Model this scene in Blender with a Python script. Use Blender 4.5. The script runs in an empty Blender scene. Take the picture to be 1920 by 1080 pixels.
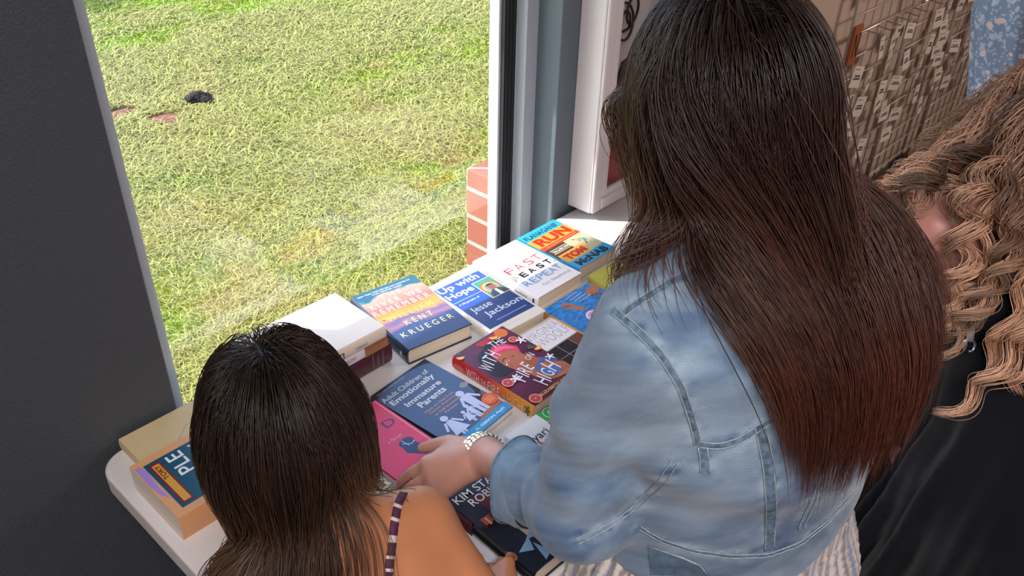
NOHAIR = False
import bpy, bmesh, math, random
import numpy as np
from mathutils import Vector, Matrix
from mathutils.bvhtree import BVHTree
random.seed(7); rng = np.random.default_rng(7)
sc = bpy.context.scene
COL = sc.collection

# ------------------------------------------------------------------ camera
PITCH, ROLL, HEAD, FPX, CZ = math.radians(33.6), math.radians(1.75), math.radians(41.8), 1600.0, 1.845
fw = np.array([math.cos(PITCH)*math.cos(HEAD), math.cos(PITCH)*math.sin(HEAD), -math.sin(PITCH)])
_rt = np.array([math.sin(HEAD), -math.cos(HEAD), 0.0]); _up = np.cross(_rt, fw)
rt = math.cos(ROLL)*_rt + math.sin(ROLL)*_up
up = -math.sin(ROLL)*_rt + math.cos(ROLL)*_up
cam = bpy.data.cameras.new('camera'); camo = bpy.data.objects.new('camera', cam); COL.objects.link(camo)
cam.sensor_width = 36.0; cam.lens = 36.0*FPX/1920.0; cam.clip_start = 0.02; cam.clip_end = 200
camo.matrix_world = Matrix(((rt[0], up[0], -fw[0], 0), (rt[1], up[1], -fw[1], 0), (rt[2], up[2], -fw[2], CZ), (0, 0, 0, 1)))
sc.camera = camo
def ray(x, y):
    d = fw*FPX + rt*(x-960) - up*(y-540)
    return d/np.linalg.norm(d)
def at_z(x, y, z):
    d = ray(x, y); p = d*((z-CZ)/d[2]); p[2] += CZ; return p
def at_y(x, y, Y):
    d = ray(x, y); p = d*(Y/d[1]); p[2] += CZ; return p
def at_d(x, y, r):
    p = ray(x, y)*r; p[2] += CZ; return p

# ------------------------------------------------------------------ world, sun, lamps, exposure
vs = sc.view_settings
vs.view_transform = 'Standard'; vs.look = 'None'; vs.exposure = 0.78; vs.gamma = 1.0; vs.use_curve_mapping = False
world = bpy.data.worlds.new('sky'); sc.world = world; world.use_nodes = True
wn = world.node_tree; wn.nodes.clear()
wo = wn.nodes.new('ShaderNodeOutputWorld'); wb = wn.nodes.new('ShaderNodeBackground'); ws = wn.nodes.new('ShaderNodeTexSky')
ws.sky_type = 'NISHITA'; ws.sun_disc = False; ws.sun_elevation = math.radians(47); ws.sun_rotation = math.radians(-42)
ws.altitude = 100; ws.air_density = 1.0; ws.dust_density = 1.5; ws.ozone_density = 1.0
wb.inputs['Strength'].default_value = 0.45
wn.links.new(ws.outputs[0], wb.inputs[0]); wn.links.new(wb.outputs[0], wo.inputs[0])
SUN_EL = math.radians(47); SUN_AZ = math.radians(-48)      # direction the light travels in plan
sd = Vector((math.cos(SUN_EL)*math.cos(SUN_AZ), math.cos(SUN_EL)*math.sin(SUN_AZ), -math.sin(SUN_EL)))
sl = bpy.data.lights.new('sun', 'SUN'); sl.energy = 4.1; sl.angle = math.radians(0.6); sl.color = (1.0, 0.965, 0.9)
so = bpy.data.objects.new('sun', sl); COL.objects.link(so); so.rotation_euler = sd.to_track_quat('-Z', 'Y').to_euler(); so.location = (-4, 6, 8)
def area_lamp(name, loc, sx, sy, power, color):
    l = bpy.data.lights.new(name, 'AREA'); l.shape = 'RECTANGLE'; l.size = sx; l.size_y = sy; l.energy = power; l.color = color
    o = bpy.data.objects.new(name, l); COL.objects.link(o); o.location = loc; return o
area_lamp('interior_fill', (-0.6, -0.6, 2.66), 1.2, 0.6, 38, (1.0, 0.94, 0.90))  # added fill light for the room interior, no real fitting behind it
area_lamp('interior_fill', (3.6, -1.2, 2.66), 1.2, 0.6, 48, (1.0, 0.82, 0.72))  # second added fill, warmer, to brighten the right side and card panels

# ------------------------------------------------------------------ materials
def M(name, color, rough=0.6, metal=0.0, spec=0.5, bump=0.0, bscale=60.0, var=0.0, vscale=8.0, sss=0.0, sheen=0.0, coat=0.0, stretch=(1,1,1), attr=None, dist=0.002):
    m = bpy.data.materials.new(name); m.use_nodes = True; nt = m.node_tree; b = nt.nodes['Principled BSDF']
    c = tuple(color) + (1,) if len(color) == 3 else color
    b.inputs['Base Color'].default_value = c; b.inputs['Roughness'].default_value = rough
    b.inputs['Metallic'].default_value = metal; b.inputs['Specular IOR Level'].default_value = spec
    if coat: b.inputs['Coat Weight'].default_value = coat; b.inputs['Coat Roughness'].default_value = 0.15
    if sheen: b.inputs['Sheen Weight'].default_value = sheen; b.inputs['Sheen Roughness'].default_value = 0.5
    if sss:
        b.inputs['Subsurface Weight'].default_value = sss; b.inputs['Subsurface Radius'].default_value = (0.010, 0.004, 0.002); b.inputs['Subsurface Scale'].default_value = 1.0
    tc = nt.nodes.new('ShaderNodeTexCoord'); mp = nt.nodes.new('ShaderNodeMapping'); mp.inputs['Scale'].default_value = stretch
    nt.links.new(tc.outputs['Object'], mp.inputs[0])
    src = None
    if attr:
        a = nt.nodes.new('ShaderNodeAttribute'); a.attribute_name = attr; src = a.outputs['Color']; nt.links.new(src, b.inputs['Base Color'])
    if var:
        n = nt.nodes.new('ShaderNodeTexNoise'); n.inputs['Scale'].default_value = vscale; n.inputs['Detail'].default_value = 4; nt.links.new(mp.outputs[0], n.inputs['Vector'])
        mr = nt.nodes.new('ShaderNodeMapRange'); mr.inputs[1].default_value = 0.25; mr.inputs[2].default_value = 0.75; mr.inputs[3].default_value = 1-var; mr.inputs[4].default_value = 1+var
        nt.links.new(n.outputs[0], mr.inputs[0])
        mx = nt.nodes.new('ShaderNodeVectorMath'); mx.operation = 'SCALE'
        if src: nt.links.new(src, mx.inputs[0])
        else: mx.inputs[0].default_value = c[:3]
        nt.links.new(mr.outputs[0], mx.inputs['Scale']); nt.links.new(mx.outputs[0], b.inputs['Base Color'])
    if bump:
        n = nt.nodes.new('ShaderNodeTexNoise'); n.inputs['Scale'].default_value = bscale; n.inputs['Detail'].default_value = 3; nt.links.new(mp.outputs[0], n.inputs['Vector'])
        bp = nt.nodes.new('ShaderNodeBump'); bp.inputs['Strength'].default_value = bump; bp.inputs['Distance'].default_value = dist
        nt.links.new(n.outputs[0], bp.inputs['Height']); nt.links.new(bp.outputs[0], b.inputs['Normal'])
    return m
def hexc(h):
    r = []
    for i in (0, 2, 4):
        v = int(h[i:i+2], 16)/255; r.append(v/12.92 if v <= 0.04045 else ((v+0.055)/1.055)**2.4)
    return tuple(r)
_mc = {}
def C(h, rough=0.35, coat=0.0, **k):
    key = (h, rough, coat)
    if key not in _mc: _mc[key] = M('ink_'+h, hexc(h), rough, coat=coat, **k)
    return _mc[key]

# ------------------------------------------------------------------ object helpers
def tag(o, label=None, cat=None, group=None, kind=None):
    if label: o['label'] = label
    if cat: o['category'] = cat
    if group: o['group'] = group
    if kind: o['kind'] = kind
    return o
def empty(name, loc=(0,0,0), rz=0.0):
    o = bpy.data.objects.new(name, None); COL.objects.link(o); o.location = loc; o.rotation_euler = (0,0,rz); o.empty_display_size = 0.05; return o
class MB:
    """collects verts/faces with a material index per face"""
    def __init__(s): s.v = []; s.f = []; s.m = []; s.sm = []
    def add(s, v, f, mi=0, smooth=False):
        o = len(s.v); s.v += [tuple(map(float, p)) for p in v]; s.f += [tuple(o+i for i in q) for q in f]; s.m += [mi]*len(f); s.sm += [smooth]*len(f); return s
    def box(s, a, b, mi=0):
        x0,y0,z0 = [min(p) for p in zip(a,b)]; x1,y1,z1 = [max(p) for p in zip(a,b)]
        return s.add([(x0,y0,z0),(x1,y0,z0),(x1,y1,z0),(x0,y1,z0),(x0,y0,z1),(x1,y0,z1),(x1,y1,z1),(x0,y1,z1)],
            [(0,3,2,1),(4,5,6,7),(0,1,5,4),(1,2,6,5),(2,3,7,6),(3,0,4,7)], mi)
    def prism(s, pts, z0, z1, mi=0):       # outline in xy, extruded in z
        n = len(pts); v = [(x,y,z0) for x,y in pts]+[(x,y,z1) for x,y in pts]
        return s.add(v, [tuple(range(n-1,-1,-1)), tuple(range(n,2*n))]+[(i,(i+1)%n,n+(i+1)%n,n+i) for i in range(n)], mi)
    def tube(s, pts, r, mi=0, n=8, cap=True):
        P = [Vector(p) for p in pts]; R = r if hasattr(r, '__len__') else [r]*len(P)
        t = (P[1]-P[0]).normalized(); u = t.orthogonal().normalized(); vs_ = []
        for i, p in enumerate(P):
            t2 = (P[min(i+1,len(P)-1)]-P[max(i-1,0)]).normalized(); u = (u - t2*u.dot(t2)).normalized(); w = t2.cross(u)
            for k in range(n):
                a = 2*math.pi*k/n; vs_.append(p+(u*math.cos(a)+w*math.sin(a))*R[i])
        f = [(i*n+k, i*n+(k+1)%n, (i+1)*n+(k+1)%n, (i+1)*n+k) for i in range(len(P)-1) for k in range(n)]
        if cap: f += [tuple(range(n-1,-1,-1)), tuple(range((len(P)-1)*n, len(P)*n))]
        return s.add(vs_, f, mi, True)
    def build(s, name, mats, parent=None, bevel=0.0, seg=2, smooth=False):
        me = bpy.data.meshes.new(name); me.from_pydata(s.v, [], s.f); me.validate()
        mats = mats if isinstance(mats, (list, tuple)) else [mats]
        for m in mats: me.materials.append(m)
        if len(me.polygons) == len(s.m):
            me.polygons.foreach_set('material_index', s.m)
            me.polygons.foreach_set('use_smooth', [bool(x or smooth) for x in s.sm])
        o = bpy.data.objects.new(name, me); COL.objects.link(o)
        if parent: o.parent = parent
        if bevel:
            b = o.modifiers.new('bevel', 'BEVEL'); b.width = bevel; b.segments = seg; b.limit_method = 'ANGLE'
            me.polygons.foreach_set('use_smooth', [True]*len(me.polygons))
            w = o.modifiers.new('wn', 'WEIGHTED_NORMAL'); w.keep_sharp = True
        return o
def np_mesh(name, V, F, mats, parent=None, smooth=True, colors=None):
    """V (n,3) float, F (m,3|4) int"""
    me = bpy.data.meshes.new(name); V = np.asarray(V, np.float32); F = np.asarray(F, np.int32); k = F.shape[1]
    me.vertices.add(len(V)); me.vertices.foreach_set('co', V.ravel())
    me.loops.add(F.size); me.loops.foreach_set('vertex_index', F.ravel())
    me.polygons.add(len(F)); me.polygons.foreach_set('loop_start', np.arange(0, F.size, k, dtype=np.int32))
    me.polygons.foreach_set('use_smooth', np.full(len(F), smooth))
    if colors is not None:
        a = me.color_attributes.new('tint', 'FLOAT_COLOR', 'POINT'); cc = np.ones((len(V), 4), np.float32); cc[:, :3] = colors; a.data.foreach_set('color', cc.ravel())
    me.update(calc_edges=True)
    for m in (mats if isinstance(mats, (list, tuple)) else [mats]): me.materials.append(m)
    o = bpy.data.objects.new(name, me); COL.objects.link(o)
    if parent: o.parent = parent
    return o

# ------------------------------------------------------------------ room shell
WY, WX0, WX1, WTH = 1.262, 0.480, 1.560, 0.075
m_wall = M('charcoal_wall_paint', hexc('43474e'), 0.40, bump=0.9, bscale=300, dist=0.002, spec=0.4)
m_wallr = M('slate_wall_paint', hexc('63707c'), 0.45, bump=0.45, bscale=350, dist=0.001)
m_tan = M('warm_beige_wall_paint', hexc('b3a094'), 0.7, bump=0.2, bscale=200)
m_floor = M('dark_floor', hexc('3c3431'), 0.5, var=0.2, vscale=3)
m_ceil = M('ceiling_paint', hexc('d8d6d0'), 0.9)
def struct(name, mb, mat, bevel=0.0):
    o = mb.build(name, mat, bevel=bevel); o['kind'] = 'structure'; return o
w = MB(); w.box((-1.6, WY, 0), (WX0, WY+.20, 2.7)); struct('wall_left', w, m_wall, 0.004)
w = MB(); w.box((WX1, WY, 0), (2.45, WY+.20, 2.7)); struct('wall_right', w, m_wallr, 0.004)
w = MB(); w.box((WX0, WY, 0), (WX1, WY+.20, 0.34)); struct('wall_under_window', w, m_wallr)
w = MB(); w.box((WX0, WY, 2.15), (WX1, WY+.20, 2.7)); struct('wall_over_window', w, m_wallr)
w = MB(); w.box((2.45, WY, 0), (6.4, WY+.20, 2.7)); struct('wall_far_right', w, m_tan)
w = MB(); w.box((-1.8, -3.2, 0), (-1.6, WY+.20, 2.7)); struct('wall_end_left', w, m_tan)
w = MB(); w.box((6.4, -3.2, 0), (6.6, WY+.20, 2.7)); struct('wall_end_right', w, m_tan)
w = MB(); w.box((-1.8, -3.4, 0), (6.6, -3.2, 2.7)); struct('wall_back', w, m_tan)
w = MB(); w.box((-1.8, -3.4, -0.1), (6.6, WY+.20, 0)); struct('floor', w, m_floor)
w = MB(); w.box((-1.8, -3.4, 2.7), (6.6, WY+.20, 2.8)); struct('ceiling', w, m_ceil)
m_alu = M('grey_aluminium', hexc('bcc6d2'), 0.42, metal=0.0, spec=0.5)
m_alul = M('pale_aluminium', hexc('d3d3df'), 0.42)
m_gask = M('black_gasket', hexc('26272c'), 0.6)
# window: one thing, its frame, gasket, outer frame and pane are parts
win = empty('window_1', (WX0, WY, 0.34)); win['kind'] = 'structure'
def par_keep(o, p):
    o.parent = p; o.matrix_parent_inverse = Matrix.Translation(p.location).inverted() if p.rotation_euler.z == 0 else p.matrix_basis.inverted(); return o
def ring(x0, x1, z0, z1, wd, y0, y1):
    b = MB(); b.box((x0,y0,z0),(x0+wd,y1,z1)); b.box((x1-wd,y0,z0),(x1,y1,z1)); b.box((x0+wd,y0,z0),(x1-wd,y1,z0+wd)); b.box((x0+wd,y0,z1-wd),(x1-wd,y1,z1)); return b
par_keep(ring(WX0, WX1, .34, 2.15, .042, WY+.073, WY+.106).build('inner_frame', m_alu, bevel=.0015), win)
g = MB(); x1 = WX1-.042; g.box((x1-.041, WY+.106, .382), (x1, WY+.118, 2.108)); g.box((WX0, WY+.106, .382), (WX0+.046, WY+.118, 2.108)); g.box((WX0+.046,WY+.106,.34),(x1,WY+.118,.395)); g.box((WX0+.046,WY+.106,2.095),(x1,WY+.118,2.108))
for k in range(3): g.box((x1-.041+.004+k*.012, WY+.1035, .382), (x1-.041+.007+k*.012, WY+.106, 2.108))
par_keep(g.build('gasket', m_gask), win)
par_keep(ring(WX0+.0, x1-.041+.035, .34, 2.15, .042, WY+.118, WY+.150).build('outer_frame', m_alul, bevel=.0015), win)
mg = bpy.data.materials.new('window_glass'); mg.use_nodes = True; nt = mg.node_tree; nt.nodes.clear()
go = nt.nodes.new('ShaderNodeOutputMaterial'); gx = nt.nodes.new('ShaderNodeMixShader'); gt = nt.nodes.new('ShaderNodeBsdfTransparent'); gg = nt.nodes.new('ShaderNodeBsdfGlossy'); gf = nt.nodes.new('ShaderNodeMath')
# Schlick reflectance of a thin clear pane (same from both sides)
ge = nt.nodes.new('ShaderNodeNewGeometry'); gd = nt.nodes.new('ShaderNodeVectorMath'); gd.operation = 'DOT_PRODUCT'; nt.links.new(ge.outputs['Normal'], gd.inputs[0]); nt.links.new(ge.outputs['Incoming'], gd.inputs[1])
ga = nt.nodes.new('ShaderNodeMath'); ga.operation = 'ABSOLUTE'; nt.links.new(gd.outputs['Value'], ga.inputs[0])
gs = nt.nodes.new('ShaderNodeMath'); gs.operation = 'SUBTRACT'; gs.inputs[0].default_value = 1.0; nt.links.new(ga.outputs[0], gs.inputs[1])
gp = nt.nodes.new('ShaderNodeMath'); gp.operation = 'POWER'; gp.inputs[1].default_value = 5.0; nt.links.new(gs.outputs[0], gp.inputs[0])
gf.operation = 'MULTIPLY_ADD'; gf.inputs[1].default_value = 0.95; gf.inputs[2].default_value = 0.058; nt.links.new(gp.outputs[0], gf.inputs[0])
gg.inputs['Roughness'].default_value = 0.004; gt.inputs[0].default_value = (0.985, 0.99, 0.985, 1)
nt.links.new(gf.outputs[0], gx.inputs[0]); nt.links.new(gt.outputs[0], gx.inputs[1]); nt.links.new(gg.outputs[0], gx.inputs[2]); nt.links.new(gx.outputs[0], go.inputs[0])
g = MB(); g.box((WX0+.04, WY+.108, .385), (x1-.035, WY+.112, 2.10)); par_keep(g.build('pane', mg), win)
# roof overhang outside that shades the front of the table
w = MB(); w.box((-3, WY+.20, 2.62), (7, 2.37, 2.74)); struct('trim_eave', w, m_ceil)

# ------------------------------------------------------------------ outside: lawn
def vnoise(x, y, s, seed=0):
    r = np.random.default_rng(seed); T = r.random((64, 64)); xi = x*s; yi = y*s; x0 = np.floor(xi).astype(int); y0 = np.floor(yi).astype(int); fx = xi-x0; fy = yi-y0
    fx = fx*fx*(3-2*fx); fy = fy*fy*(3-2*fy); g_ = lambda a, b: T[a % 64, b % 64]
    return (g_(x0,y0)*(1-fx)+g_(x0+1,y0)*fx)*(1-fy)+(g_(x0,y0+1)*(1-fx)+g_(x0+1,y0+1)*fx)*fy
def fbm(x, y, s, seed): return (vnoise(x,y,s,seed)*.5+vnoise(x,y,s*2.1,seed+1)*.3+vnoise(x,y,s*4.3,seed+2)*.2)
GZ = -0.15
def lawn_color(x, y, hay):
    g1 = np.array(hexc('6f9626')); g2 = np.array(hexc('a9b436')); straw = np.array(hexc('b3b27a')); red = np.array(hexc('b57f57')); brn = np.array(hexc('7a6b3c'))
    a = fbm(x, y, 1.3, 3)[:, None]; c = g1*(1-a)+g2*a
    dist = np.hypot(x, y)
    s = np.clip((fbm(x*.6+y*.5, y-x*.3, 1.1, 11)-.47)*5 + (dist-5.0)*.25, 0, 1)[:, None]*.6
    r = np.clip((fbm(x, y, 1.7, 23)-.44)*6 + (3.7-dist)*.6, 0, 1)[:, None]*.8
    c = c*(1-s)+straw*s; c = c*(1-r)+(red*.6+straw*.4)*r
    q = np.clip((fbm(x+9, y, 2.6, 57)-.52)*7, 0, 1)[:, None]*.8; c = c*(1-q)+np.array(hexc('8fb52c'))*q
    c = c*(1-hay[:, None])+ (straw*.8+brn*.2)*hay[:, None]
    return np.clip(c*np.array([1.17, 1.15, .95]), 0, .92)
def ground_obj():
    n = 150; xs = np.linspace(-6, 22, n); ys = np.linspace(WY+.2, 26, n); X, Y = np.meshgrid(xs, ys, indexing='ij'); X = X.ravel(); Y = Y.ravel()
    Z = GZ + (fbm(X, Y, .7, 5)-.5)*.05
    i = np.arange(n*n).reshape(n, n); F = np.stack([i[:-1,:-1], i[1:,:-1], i[1:,1:], i[:-1,1:]], -1).reshape(-1, 4)
    col = lawn_color(X, Y, np.full(len(X), .35))*.55
    o = np_mesh('lawn_ground', np.stack([X,Y,Z],1), F, M('lawn_soil', (1,1,1), .95, attr='tint', bump=1.0, bscale=40, dist=.02, var=.5, vscale=30), colors=col)
    tag(o, kind='structure')
ground_obj()
def grass_obj():
    N = 620000
    # density falls with distance from the window
    ang = rng.uniform(math.radians(37), math.radians(80), N); u = rng.random(N); r = 2.3*(9.5/2.3)**(u**.85)
    x = np.cos(ang)*r; y = np.sin(ang)*r; k = (y > WY+.32) & ~((np.hypot((x-2.09)/.10, (y-4.62)/.10) < 1+.25*np.sin(3*np.arctan2(y-4.62, x-2.09)))|(np.hypot((x-1.955)/.10, (y-4.86)/.09) < 1)|(np.hypot((x-2.381)/.075, (y-4.727)/.075) < 1)|((x > 1.53)&(x < 1.90)&(y < 1.58))); x = x[k]; y = y[k]; r = r[k]; n = len(x)
    hay = (rng.random(n) < np.clip(.12+.6*(fbm(x*.6+y*.5, y-x*.3, 1.1, 11)-.42)*3+(r-5)*.05, .08, .6)).astype(float)
    sc_ = np.clip(r/3.4, .85, 2.2)
    L = np.where(hay > 0, rng.uniform(.025, .070, n), rng.uniform(.010, .032, n))*np.clip(sc_, .9, 1.35); W = rng.uniform(.0012, .0026, n)*sc_
    lean = np.where(hay > 0, rng.uniform(1.1, 1.5, n), rng.uniform(.25, 1.25, n)); az = rng.uniform(0, 2*np.pi, n)
    # waves of mown grass lying one way
    az = np.where(rng.random(n) < .75, az, -.6+1.6*fbm(x, y, .9, 77)*2+rng.normal(0, .5, n))
    d = np.stack([np.cos(az)*np.sin(lean), np.sin(az)*np.sin(lean), np.cos(lean)], 1)
    side = np.stack([-np.sin(az), np.cos(az), np.zeros(n)], 1)
    z0 = GZ + (fbm(x, y, .7, 5)-.5)*.05 + np.where(hay > 0, rng.uniform(0.004, .03, n), -.003)
    base = np.stack([x, y, z0], 1)
    mid = base+d*L[:, None]*.55; tip = base+d*L[:, None]; tip[:, 2] -= L*.18*np.sin(lean)
    V = np.stack([base-side*W[:, None], base+side*W[:, None], mid+side*W[:, None]*.8, mid-side*W[:, None]*.8, tip], 1).reshape(-1, 3)
    b = np.arange(n)*5
    F = np.concatenate([np.stack([b, b+1, b+2], 1), np.stack([b, b+2, b+3], 1), np.stack([b+3, b+2, b+4], 1)])
    c = lawn_color(x, y, hay*.9)*rng.uniform(.45, 1.4, (n, 1))
    c = np.repeat(c, 5, axis=0)
    m = bpy.data.materials.new('grass_blade'); m.use_nodes = True; nt = m.node_tree; bs = nt.nodes['Principled BSDF']
    a = nt.nodes.new('ShaderNodeAttribute'); a.attribute_name = 'tint'; bs.inputs['Roughness'].default_value = .6; bs.inputs['Specular IOR Level'].default_value = .2
    tr = nt.nodes.new('ShaderNodeBsdfTranslucent'); mx = nt.nodes.new('ShaderNodeMixShader'); mx.inputs[0].default_value = .35
    nt.links.new(a.outputs['Color'], bs.inputs['Base Color']); nt.links.new(a.outputs['Color'], tr.inputs[0])
    nt.links.new(bs.outputs[0], mx.inputs[1]); nt.links.new(tr.outputs[0], mx.inputs[2]); nt.links.new(mx.outputs[0], nt.nodes['Material Output'].inputs[0])
    o = np_mesh('lawn_grass', V, F, m, colors=c, smooth=False); tag(o, 'short green and straw coloured grass on the lawn outside the window', 'grass', kind='stuff')
grass_obj()
def blob_patch(cx, cy, rx, ry, rot, seed, h=.02, n=40):
    r_ = np.random.default_rng(seed); ph = r_.uniform(0, 6.28, 4); b = MB(); rings = []
    for q in (1, .8, .45):
        rr = []
        for i in range(n):
            a = 2*math.pi*i/n; k = 1+.22*math.sin(2*a+ph[0])+.14*math.sin(3*a+ph[1])+.1*math.sin(5*a+ph[2])+.06*math.sin(9*a+ph[3])
            px = rx*k*q*math.cos(a); py = ry*k*q*math.sin(a); rr.append((cx+px*math.cos(rot)-py*math.sin(rot), cy+px*math.sin(rot)+py*math.cos(rot), h*(1-q)+r_.uniform(-.002,.004)))
        rings.append(rr)
    v = sum(rings, []) + [(cx, cy, h)]
    f = [(j*n+i, j*n+(i+1)%n, (j+1)*n+(i+1)%n, (j+1)*n+i) for j in range(2) for i in range(n)] + [(2*n+i, 2*n+(i+1)%n, 3*n) for i in range(n)]
    return b.add(v, f, 0, True)
m_clay = M('red_clay', hexc('7c4c42'), .95, bump=.8, bscale=70, dist=.01, var=.2, vscale=20)
for (cx, cy, rx, ry, rot, lab) in ((2.09, 4.62, .105, .12, .4, 'bare red clay patch in the lawn, nearer the dark clod'), (1.955, 4.86, .10, .10, .2, 'bare red clay patch in the lawn, farther one by the wall edge')):
    b = blob_patch(0, 0, rx, ry, rot, int(cx*100), .025); o = b.build('clay_patch', m_clay); o.location = (cx, cy, GZ+.008); tag(o, lab, 'soil patch', 'clay patches in the lawn')
# charred clod
def clod():
    bm = bmesh.new(); bmesh.ops.create_icosphere(bm, subdivisions=4, radius=1)
    for v in bm.verts:
        p = v.co; k = 1+.25*math.sin(5*p.x+1)*math.cos(4*p.y)+.12*math.sin(13*p.x)*math.sin(11*p.y+2)*math.cos(9*p.z)+random.uniform(-.04,.04)
        v.co = Vector((p.x*.078*k, p.y*.055*k, max(p.z, -.3)*.045*k))
        d = math.hypot(p.x+.2, p.y)
        if p.z > .2 and d < .5: v.co.z -= .03*(1-d/.5)
    me = bpy.data.meshes.new('burnt_clod'); bm.to_mesh(me); bm.free(); me.materials.append(M('char', hexc('1f1a1c'), .9, bump=1, bscale=60, dist=.01))
    o = bpy.data.objects.new('burnt_clod', me); COL.objects.link(o); o.location = (2.381, 4.727, GZ+.03); o.rotation_euler = (0,0,-.75)
    tag(o, 'small black charred clod lying alone on the lawn', 'clod')
clod()
# brick pier just outside, at the window's right edge
mbk = bpy.data.materials.new('brickwork'); mbk.use_nodes = True; nt = mbk.node_tree; bs = nt.nodes['Principled BSDF']
tc = nt.nodes.new('ShaderNodeTexCoord'); mp = nt.nodes.new('ShaderNodeMapping'); mp.inputs['Rotation'].default_value = (math.radians(90), 0, 0)
sx = nt.nodes.new('ShaderNodeSeparateXYZ'); cx_ = nt.nodes.new('ShaderNodeCombineXYZ'); ad = nt.nodes.new('ShaderNodeMath'); ad.operation = 'ADD'
br = nt.nodes.new('ShaderNodeTexBrick'); br.inputs['Color1'].default_value = hexc('8a4633')+(1,); br.inputs['Color2'].default_value = hexc('a8705c')+(1,); br.inputs['Mortar'].default_value = hexc('a39c96')+(1,)
br.inputs['Scale'].default_value = 1.0; br.inputs['Brick Width'].default_value = .20; br.inputs['Row Height'].default_value = .088; br.inputs['Mortar Size'].default_value = .007
nt.links.new(tc.outputs['Object'], sx.inputs[0]); nt.links.new(sx.outputs[0], ad.inputs[0]); nt.links.new(sx.outputs[1], ad.inputs[1]); nt.links.new(ad.outputs[0], cx_.inputs[0]); nt.links.new(sx.outputs[2], cx_.inputs[1])
nt.links.new(cx_.outputs[0], br.inputs[0]); nt.links.new(br.outputs[0], bs.inputs['Base Color']); bs.inputs['Roughness'].default_value = .9
b = MB(); b.box((0, 0, 0), (.35, .10, .94)); o = b.build('brick_pier', mbk, bevel=.006); o.location = (1.541, WY+.205, GZ); tag(o, 'low red and pale brick pier just outside the right edge of the window', 'brick pier')
# tree beyond the lawn whose crown shades the far corner
def tree():
    t = empty('shade_tree', (-.55, 11.7, GZ)); b = MB(); b.tube([(0,0,0),(.05,0,1.5),(-.05,.1,3.2),(0,.1,4.6)], [.2,.15,.11,.05], n=10)
    for k in range(6): a = k*1.05; b.tube([(0,0,2.6+.2*k),(math.cos(a)*.6,math.sin(a)*.6,3.4+.2*k),(math.cos(a)*1.1,math.sin(a)*1.1,3.9+.2*k)], [.06,.04,.015], n=6)
    b.build('trunk', M('bark', hexc('5a4a3c'), .9, bump=.8, bscale=30, dist=.02), t)
    n = 9000; d = rng.normal(size=(n,3)); d /= np.linalg.norm(d, axis=1)[:, None]; p = d*(rng.random((n,1))**.4)*np.array([1.7,1.7,1.3])+np.array([0,0,4.2])
    a = rng.normal(size=(n,3)); a /= np.linalg.norm(a,axis=1)[:,None]; q = np.cross(a, rng.normal(size=(n,3))); q /= np.linalg.norm(q,axis=1)[:,None]
    V = np.stack([p-a*.09, p+q*.04, p+a*.09, p-q*.04], 1).reshape(-1,3); F = np.arange(n*4).reshape(-1,4)
    np_mesh('foliage', V, F, M('leaf', hexc('4d6b2a'), .5), t, smooth=False)
    tag(t, 'leafy tree standing beyond the far corner of the lawn', 'tree')
tree()

# ------------------------------------------------------------------ folding table
TX0, TX1, TY0, TY1, TZ = 0.312, 1.98, 0.51, 1.252, 0.74
m_tab = M('white_table_plastic', hexc('e2dfe2'), .32, bump=.12, bscale=500, dist=.0006)
tab = empty('folding_table', (TX0, TY0, 0))
def rrect(x0, x1, y0, y1, r, n=8):
    p = []
    for cx, cy, a0 in ((x1-r,y0+r,-90),(x1-r,y1-r,0),(x0+r,y1-r,90),(x0+r,y0+r,180)):
        for k in range(n+1): a = math.radians(a0+90*k/n); p.append((cx+r*math.cos(a), cy+r*math.sin(a)))
    return p
b = MB(); b.prism(rrect(TX0, TX1, TY0, TY1, .05), TZ-.045, TZ); par_keep(b.build('tabletop', m_tab, bevel=.006, seg=3), tab)
mst = M('grey_steel_leg', hexc('8d9096'), .4, metal=.6)
for x in (TX0+.22, TX1-.22):
    for y in (TY0+.08, TY1-.08):
        b = MB(); b.tube([(x,y,TZ-.045),(x,y,.0)], .013, n=12); par_keep(b.build('leg', mst), tab)
    b = MB(); b.tube([(x,TY0+.08,.32),(x,TY1-.08,.32)], .010, n=10); par_keep(b.build('crossbar', mst), tab)
tag(tab, 'white plastic folding table with rounded corner under the window, spread with books', 'table')

# ------------------------------------------------------------------ white wall cabinet
CX0, CX1, CY, CZ0, CZ1 = 1.627, 2.03, 1.187, 0.757, 1.42
m_cab = M('white_enamel', hexc('e3dde0'), .28, coat=.3)
cab = empty('wall_cabinet', (CX0, WY, CZ0))
b = MB(); t_ = .012
b.box((CX0,CY,CZ0),(CX0+t_,WY,CZ1)); b.box((CX1-t_,CY,CZ0),(CX1,WY,CZ1)); b.box((CX0+t_,CY,CZ0),(CX1-t_,WY,CZ0+t_)); b.box((CX0+t_,CY,CZ1-t_),(CX1-t_,WY,CZ1)); b.box((CX0+t_,WY-.006,CZ0+t_),(CX1-t_,WY-.001,CZ1-t_))
par_keep(b.build('body', m_cab, bevel=.005, seg=3), cab)
fr = ring(CX0+.001, CX1-.001, CZ0+.001, CZ1-.001, .036, CY-.010, CY+.0)
par_keep(fr.build('front_rim', m_cab, bevel=.006, seg=3), cab)
dr = ring(CX0+.038, CX1-.038, CZ0+.038, CZ1-.038, .020, CY-.008, CY+.002)
cdoor = par_keep(dr.build('door', m_cab, bevel=.002), cab)
b = MB(); b.box((CX0+.058, CY-.004, CZ0+.058), (CX1-.058, CY-.002, CZ1-.058)); dg = b.build('door_glass', mg); dg.parent = cdoor
tag(cab, 'white wall cabinet with a glazed door hanging right of the window', 'cabinet')
m_red = M('red_nylon', hexc('a81525'), .55, bump=.5, bscale=80)
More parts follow.
